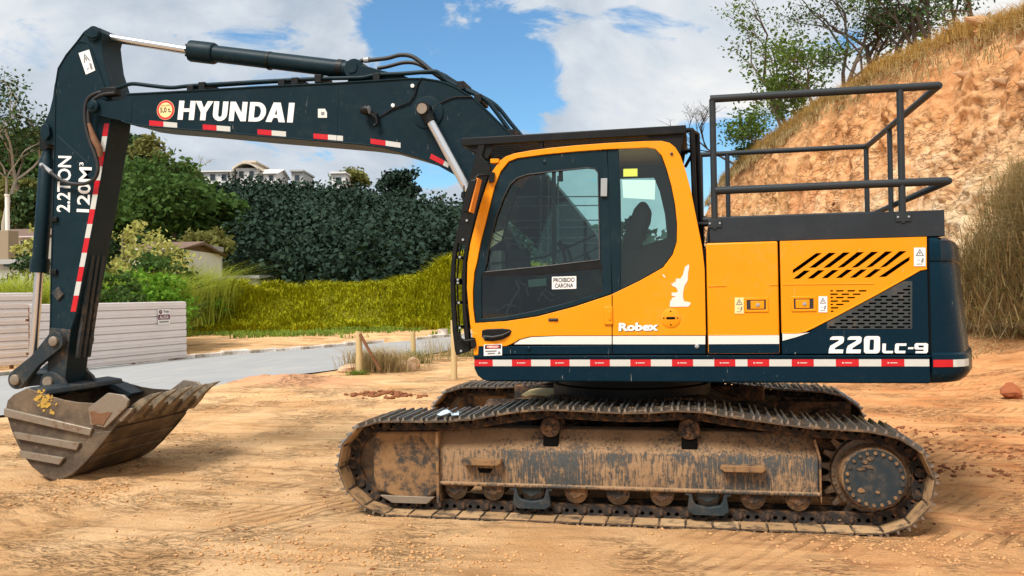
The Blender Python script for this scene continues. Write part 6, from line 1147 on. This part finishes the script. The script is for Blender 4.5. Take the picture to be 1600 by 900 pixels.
n = 5000; u, d, x, y = uv_scatter(290, 720, 33, 44, n); k = fbm(x*.5, y*.5, 6., 3)+(d-41)*.12 > 0.; V = blades(np.stack([x, y, gz(x, y)], 1)[k], .28, .03, .8, .8); tag(finish(quads('verge_grass', V, 'grass_green'), 'verge_grass'), 'short green grass on the verge below the bank', 'grass', kind='stuff')
# ------------------------------------------------------------------ woodland and hillside trees
def wood(name, label, u0, u1, n, per, mat, ls, d0=58, d1=150, hmul=1.):
    u = rng.uniform(u0, u1, n); d = d0+(d1-d0)*rng.uniform(0, 1, n)**.8; x, y = polar(u, d); z = hill_h(u, d); h = rng.uniform(3.2, 8.6, n)*hmul*np.interp(d, [90, 120], [1, .40]); vs = []
    k = per; C = np.repeat(np.stack([x, y, z], 1), k, 0); v = unit(n*k); r = rng.uniform(.5, 1, (n*k, 1))**.5; hh = np.repeat(h, k)[:, None]; C = C+v*r*np.concatenate([hh*.42, hh*.42, hh*.48], 1)+np.concatenate([np.zeros((n*k, 2)), hh*.5], 1)
    return tag(finish(quads(name, leaf_quads(C, ls, .6, .7), mat), name), label, 'woods', kind='stuff')
wood('woodland', 'dark dense woodland covering the hill behind the boom', 330, 800, 760, 420, 'leaf_wood', .20, 57, 150)
wood('woodland', 'dark woodland low behind the machine', 800, 1250, 200, 120, 'leaf_wood', .5, 57, 150)
wood('woodland', 'mixed green woodland on the slope behind the arm', -120, 335, 420, 300, 'leaf_dark', .24, 70, 150)
def htree(label, u0, v0, dist, wpx, hpx, mat, seed, name='hill_tree', n=60, per=60, ls=.34, barkm='bark_grey', low=.2):
    x, y = polar(u0, dist); z = 1.73+(HORV(u0)-v0)/FPX*dist; return blob_tree(name, label, (x, y, z), hpx/FPX*dist, wpx/FPX*dist, mat, seed, n=n, per=per, lsize=ls, group='trees on the hillside', low=low, barkm=barkm)
htree('bright green round tree on the hill right of the arm', 272, 395, 62, 125, 128, 'leaf_mid', 21, ls=.24, n=80); htree('mid green tree right of the bright round one', 335, 400, 64, 80, 95, 'leaf_mid', 22, ls=.26); htree('dark green tree between the arm and the bright tree', 205, 385, 66, 90, 110, 'leaf_mid', 24, ls=.28); htree('olive tree high on the slope just right of the arm', 225, 320, 95, 75, 95, 'leaf_olive', 25)
htree('brownish tree at the hill shoulder under the boom', 280, 335, 100, 60, 75, 'leaf_olive', 26); htree('dark tree at the skyline right of the arm', 212, 260, 130, 46, 48, 'leaf_dark', 27, n=40); htree('yellow-green bush tree at the edge of the dark wood', 320, 425, 56, 70, 62, 'leaf_olive', 28, ls=.2); htree('dark tree behind the bucket cylinder', 52, 375, 60, 50, 75, 'leaf_dark', 29, ls=.24); htree('dark forest tree behind the left chimney', 20, 340, 82, 90, 110, 'leaf_mid', 40, ls=.28); htree('deep green tree on the slope left of the bright round one', 232, 345, 84, 80, 90, 'leaf_mid', 41, ls=.28); htree('olive green tree low at the left edge', 25, 365, 70, 70, 80, 'leaf_olive', 30, ls=.26)
htree('lone dark tree on the skyline under the boom bend', 627, 330, 140, 62, 58, 'leaf_wood', 33, n=44, ls=.4); htree('grey-green treetop beside the small white house on the skyline', 555, 305, 140, 54, 34, 'leaf_olive', 34, n=40, ls=.38); htree('olive treetop above the left skyline', 60, 285, 110, 90, 75, 'leaf_olive', 35); htree('dark green treetop at the left skyline edge', 5, 320, 90, 110, 90, 'leaf_dark', 36)
x, y = polar(8, 62); tree('tall_open_tree', 'tall open tree with bare grey limbs at the left edge', (x, y, 6.5), 13., .6, 'leaf_dark', 'bark_pale', 83, per=9, lsize=.16, crad=.45, levels=5, r0=.20, first=.36, kids=(3, 3), lean=(.25, 0), flat=.8, ratio=.68)
x, y = polar(38, 66); tree('tall_open_tree', 'airy flat-crowned tree left of the arm top', (x, y, 8.), 10.0, .7, 'leaf_dark', 'bark_grey', 84, per=9, lsize=.16, crad=.45, levels=5, r0=.18, first=.36, kids=(3, 3), flat=.8, ratio=.68)
for u0, v0, lab in ((315, 262, 'bare treetop beside the white wall on the skyline'), (262, 285, 'bare pale tree on the slope below the boom')):
    x, y = polar(u0, 120); z = 1.73+(HORV(u0)-v0-22)/FPX*120; tree('bare_tree', lab, (x, y, z), 5.5, .6, 'leaf_olive', 'bark_pale', int(u0), per=0, levels=4, r0=.10, first=.4)
# ------------------------------------------------------------------ houses
def hmats():
    for nm, c in (('wall_white', srgb(226, 224, 220)), ('wall_beige', srgb(206, 192, 172)), ('wall_grey', srgb(176, 176, 174)), ('roof_brown', srgb(112, 88, 74)), ('roof_grey', srgb(168, 168, 166))):
        t = NT(nm); n = t.noise(.9, 6, .6); M[nm] = t.done(t.mix(t.math('MULTIPLY', t.ramp(n, .45, .75), .4), c, tuple(q*.6 for q in c[:3])+(1,)), .85)
    plain('pane_dark', srgb(44, 56, 66), .15)
hmats()
def house(name, label, u0, u1, v_top, v_bot, dist, wall, roof, kind='flat', win=3, depth=7., rows=1, over=.4):
    uc = (u0+u1)/2; x, y = polar(uc, dist); wd = (u1-u0)/FPX*dist; z0 = 1.73+(HORV(uc)-v_bot)/FPX*dist; h = (v_bot-v_top)/FPX*dist; e = tag(empty(name, (x, y, z0), YAW-(uc-800)/FPX*.0), label, 'house')
    rh = {'flat': .28, 'gable': h*.42, 'shed': h*.25, 'arch': h*.3}[kind]; wh = h-rh
    MB().box(-wd/2, wd/2, 0, depth, -3., wh).build('wall', wall, e)
    b = MB(); o = over
    if kind == 'flat': b.box(-wd/2-o*.5, wd/2+o*.5, -o, depth+o, wh, h)
    elif kind == 'gable': b.prismx([(-o, wh-.1), (depth/2, h), (depth+o, wh-.1), (depth/2, h-.18)], -wd/2-o, wd/2+o); b.prismx([(.05, wh-.05), (depth/2, h-.2), (depth-.05, wh-.05)], -wd/2+.05, wd/2-.05)
    elif kind == 'shed': b.prismx([(-o, wh), (depth+o, h), (depth+o, h-.2), (-o, wh-.2)], -wd/2-o, wd/2+o)
    else:
        pts = [(-wd/2-o+(wd+2*o)*k/10, wh+rh*math.sin(math.pi*k/10)) for k in range(11)]; b.prism(pts+[(q[0], q[1]-.3) for q in pts[::-1]], -o*2, depth)
    b.build('roof', roof, e)
    for r_ in range(rows):
        for k in range(win):
            xc = -wd/2+wd*(k+.5)/win; ww = wd/win*.42; zc = wh*(r_+.55)/rows; hh = wh/rows*.42
            f = MB().box(xc-ww/2-.06, xc+ww/2+.06, -.06, .04, zc-hh/2-.06, zc+hh/2+.06).build('window', 'wall_grey', e); MB().box(xc-ww/2, xc+ww/2, -.075, -.055, zc-hh/2, zc+hh/2).build('pane', 'pane_dark', f)
    return e
house('hill_house', 'long white building on the skyline right of the arm', 308, 362, 262, 292, 128, 'wall_white', 'wall_white', 'shed', 3); house('hill_house', 'white villa with arched roof on the skyline', 372, 404, 256, 286, 130, 'wall_white', 'wall_beige', 'arch', 2); house('hill_house', 'white villa right of the arched one with brown shaded porch', 403, 434, 262, 288, 131, 'wall_white', 'wall_white', 'gable', 2)
house('hill_house', 'pale block rising behind the arched villa', 384, 402, 254, 280, 138, 'wall_beige', 'wall_beige', 'flat', 1); house('hill_house', 'small grey block on the skyline over the dark wood', 458, 476, 268, 292, 135, 'wall_grey', 'wall_grey', 'flat', 1); house('hill_house', 'cubic white house on the skyline with a blue-grey window', 521, 542, 271, 298, 133, 'wall_white', 'wall_white', 'flat', 1); house('hill_house', 'narrow grey tower at the right end of the skyline', 687, 691, 309, 335, 140, 'wall_grey', 'wall_grey', 'flat', 1, depth=2, over=.1)
house('valley_house', 'low white house with a brown tiled roof behind the fence', 198, 274, 374, 414, 44, 'wall_white', 'roof_brown', 'gable', 3, over=.3); house('valley_house', 'white wall and brown roof of the house at the left edge', -40, 58, 352, 400, 46, 'wall_white', 'roof_brown', 'gable', 3, over=.3); house('valley_house', 'low shed with pale corrugated roof at the left edge', 0, 52, 402, 425, 36, 'wall_grey', 'roof_grey', 'shed', 2, depth=3., over=.2)
house('metal_shed', 'small pale metal shed right of the brown roof', 303, 330, 386, 402, 50, 'wall_grey', 'roof_grey', 'flat', 2, depth=2., over=.1); house('long_shed', 'long low grey roof at the foot of the dark wood', 334, 402, 431, 441, 57, 'wall_grey', 'roof_grey', 'shed', 4, depth=3, over=.2)
x, y = polar(13, 44); zc = 1.73+(HORV(13)-385)/FPX*44; e = tag(empty('chimney_stack', (x, y, zc)), 'white chimney pipe on a concrete base at the left edge', 'chimney'); k = 44/FPX
MB().box(-11*k, 11*k, -.35, .35, -1, 22*k).build('base', 'concrete', e, bevel=.03); b = MB(); b.lathe([(3.4*k, 22*k), (3.2*k, 76*k), (4*k, 76.5*k), (4*k, 79*k)], (0, 0, 0), 'z', 12); b.build('pipe', 'wall_white', e, smooth=40)
# ------------------------------------------------------------------ odds and ends lying on the machine
a = S(822, 611, .15); c = S(893, 614, .15); bd = MB().prism([xz(820, 613, .1), xz(835, 610.5, .1), xz(890, 611, .1), xz(894, 616, .1), xz(850, 619, .1), xz(826, 616, .1)], -.1, .35).build('wooden_board', 'beige_wood', bevel=.006); tag(bd, 'pale wooden board lying on the mud between the tracks', 'board')
b = MB(); vs = []; rd = random.Random(4)
c = np.array([S(703, 647, -1.36)[0], -1.36, .80])
for i in range(6):
    for j in range(4): vs.append((c[0]-.075+.03*i+rd.uniform(-.012, .012), c[1]-.07+.045*j+rd.uniform(-.012, .012), c[2]+.012+rd.uniform(-.012, .03)))
b.add(vs, [(i*4+j, (i+1)*4+j, (i+1)*4+j+1, i*4+j+1) for i in range(5) for j in range(3)]); plain('pale_blue', srgb(196, 214, 228), .4); q = b.build('plastic_scrap', 'pale_blue', fix=False); md = q.modifiers.new('thick', 'SOLIDIFY'); md.thickness = .004; tag(q, 'crumpled pale blue plastic scrap lying on the near track', 'scrap')
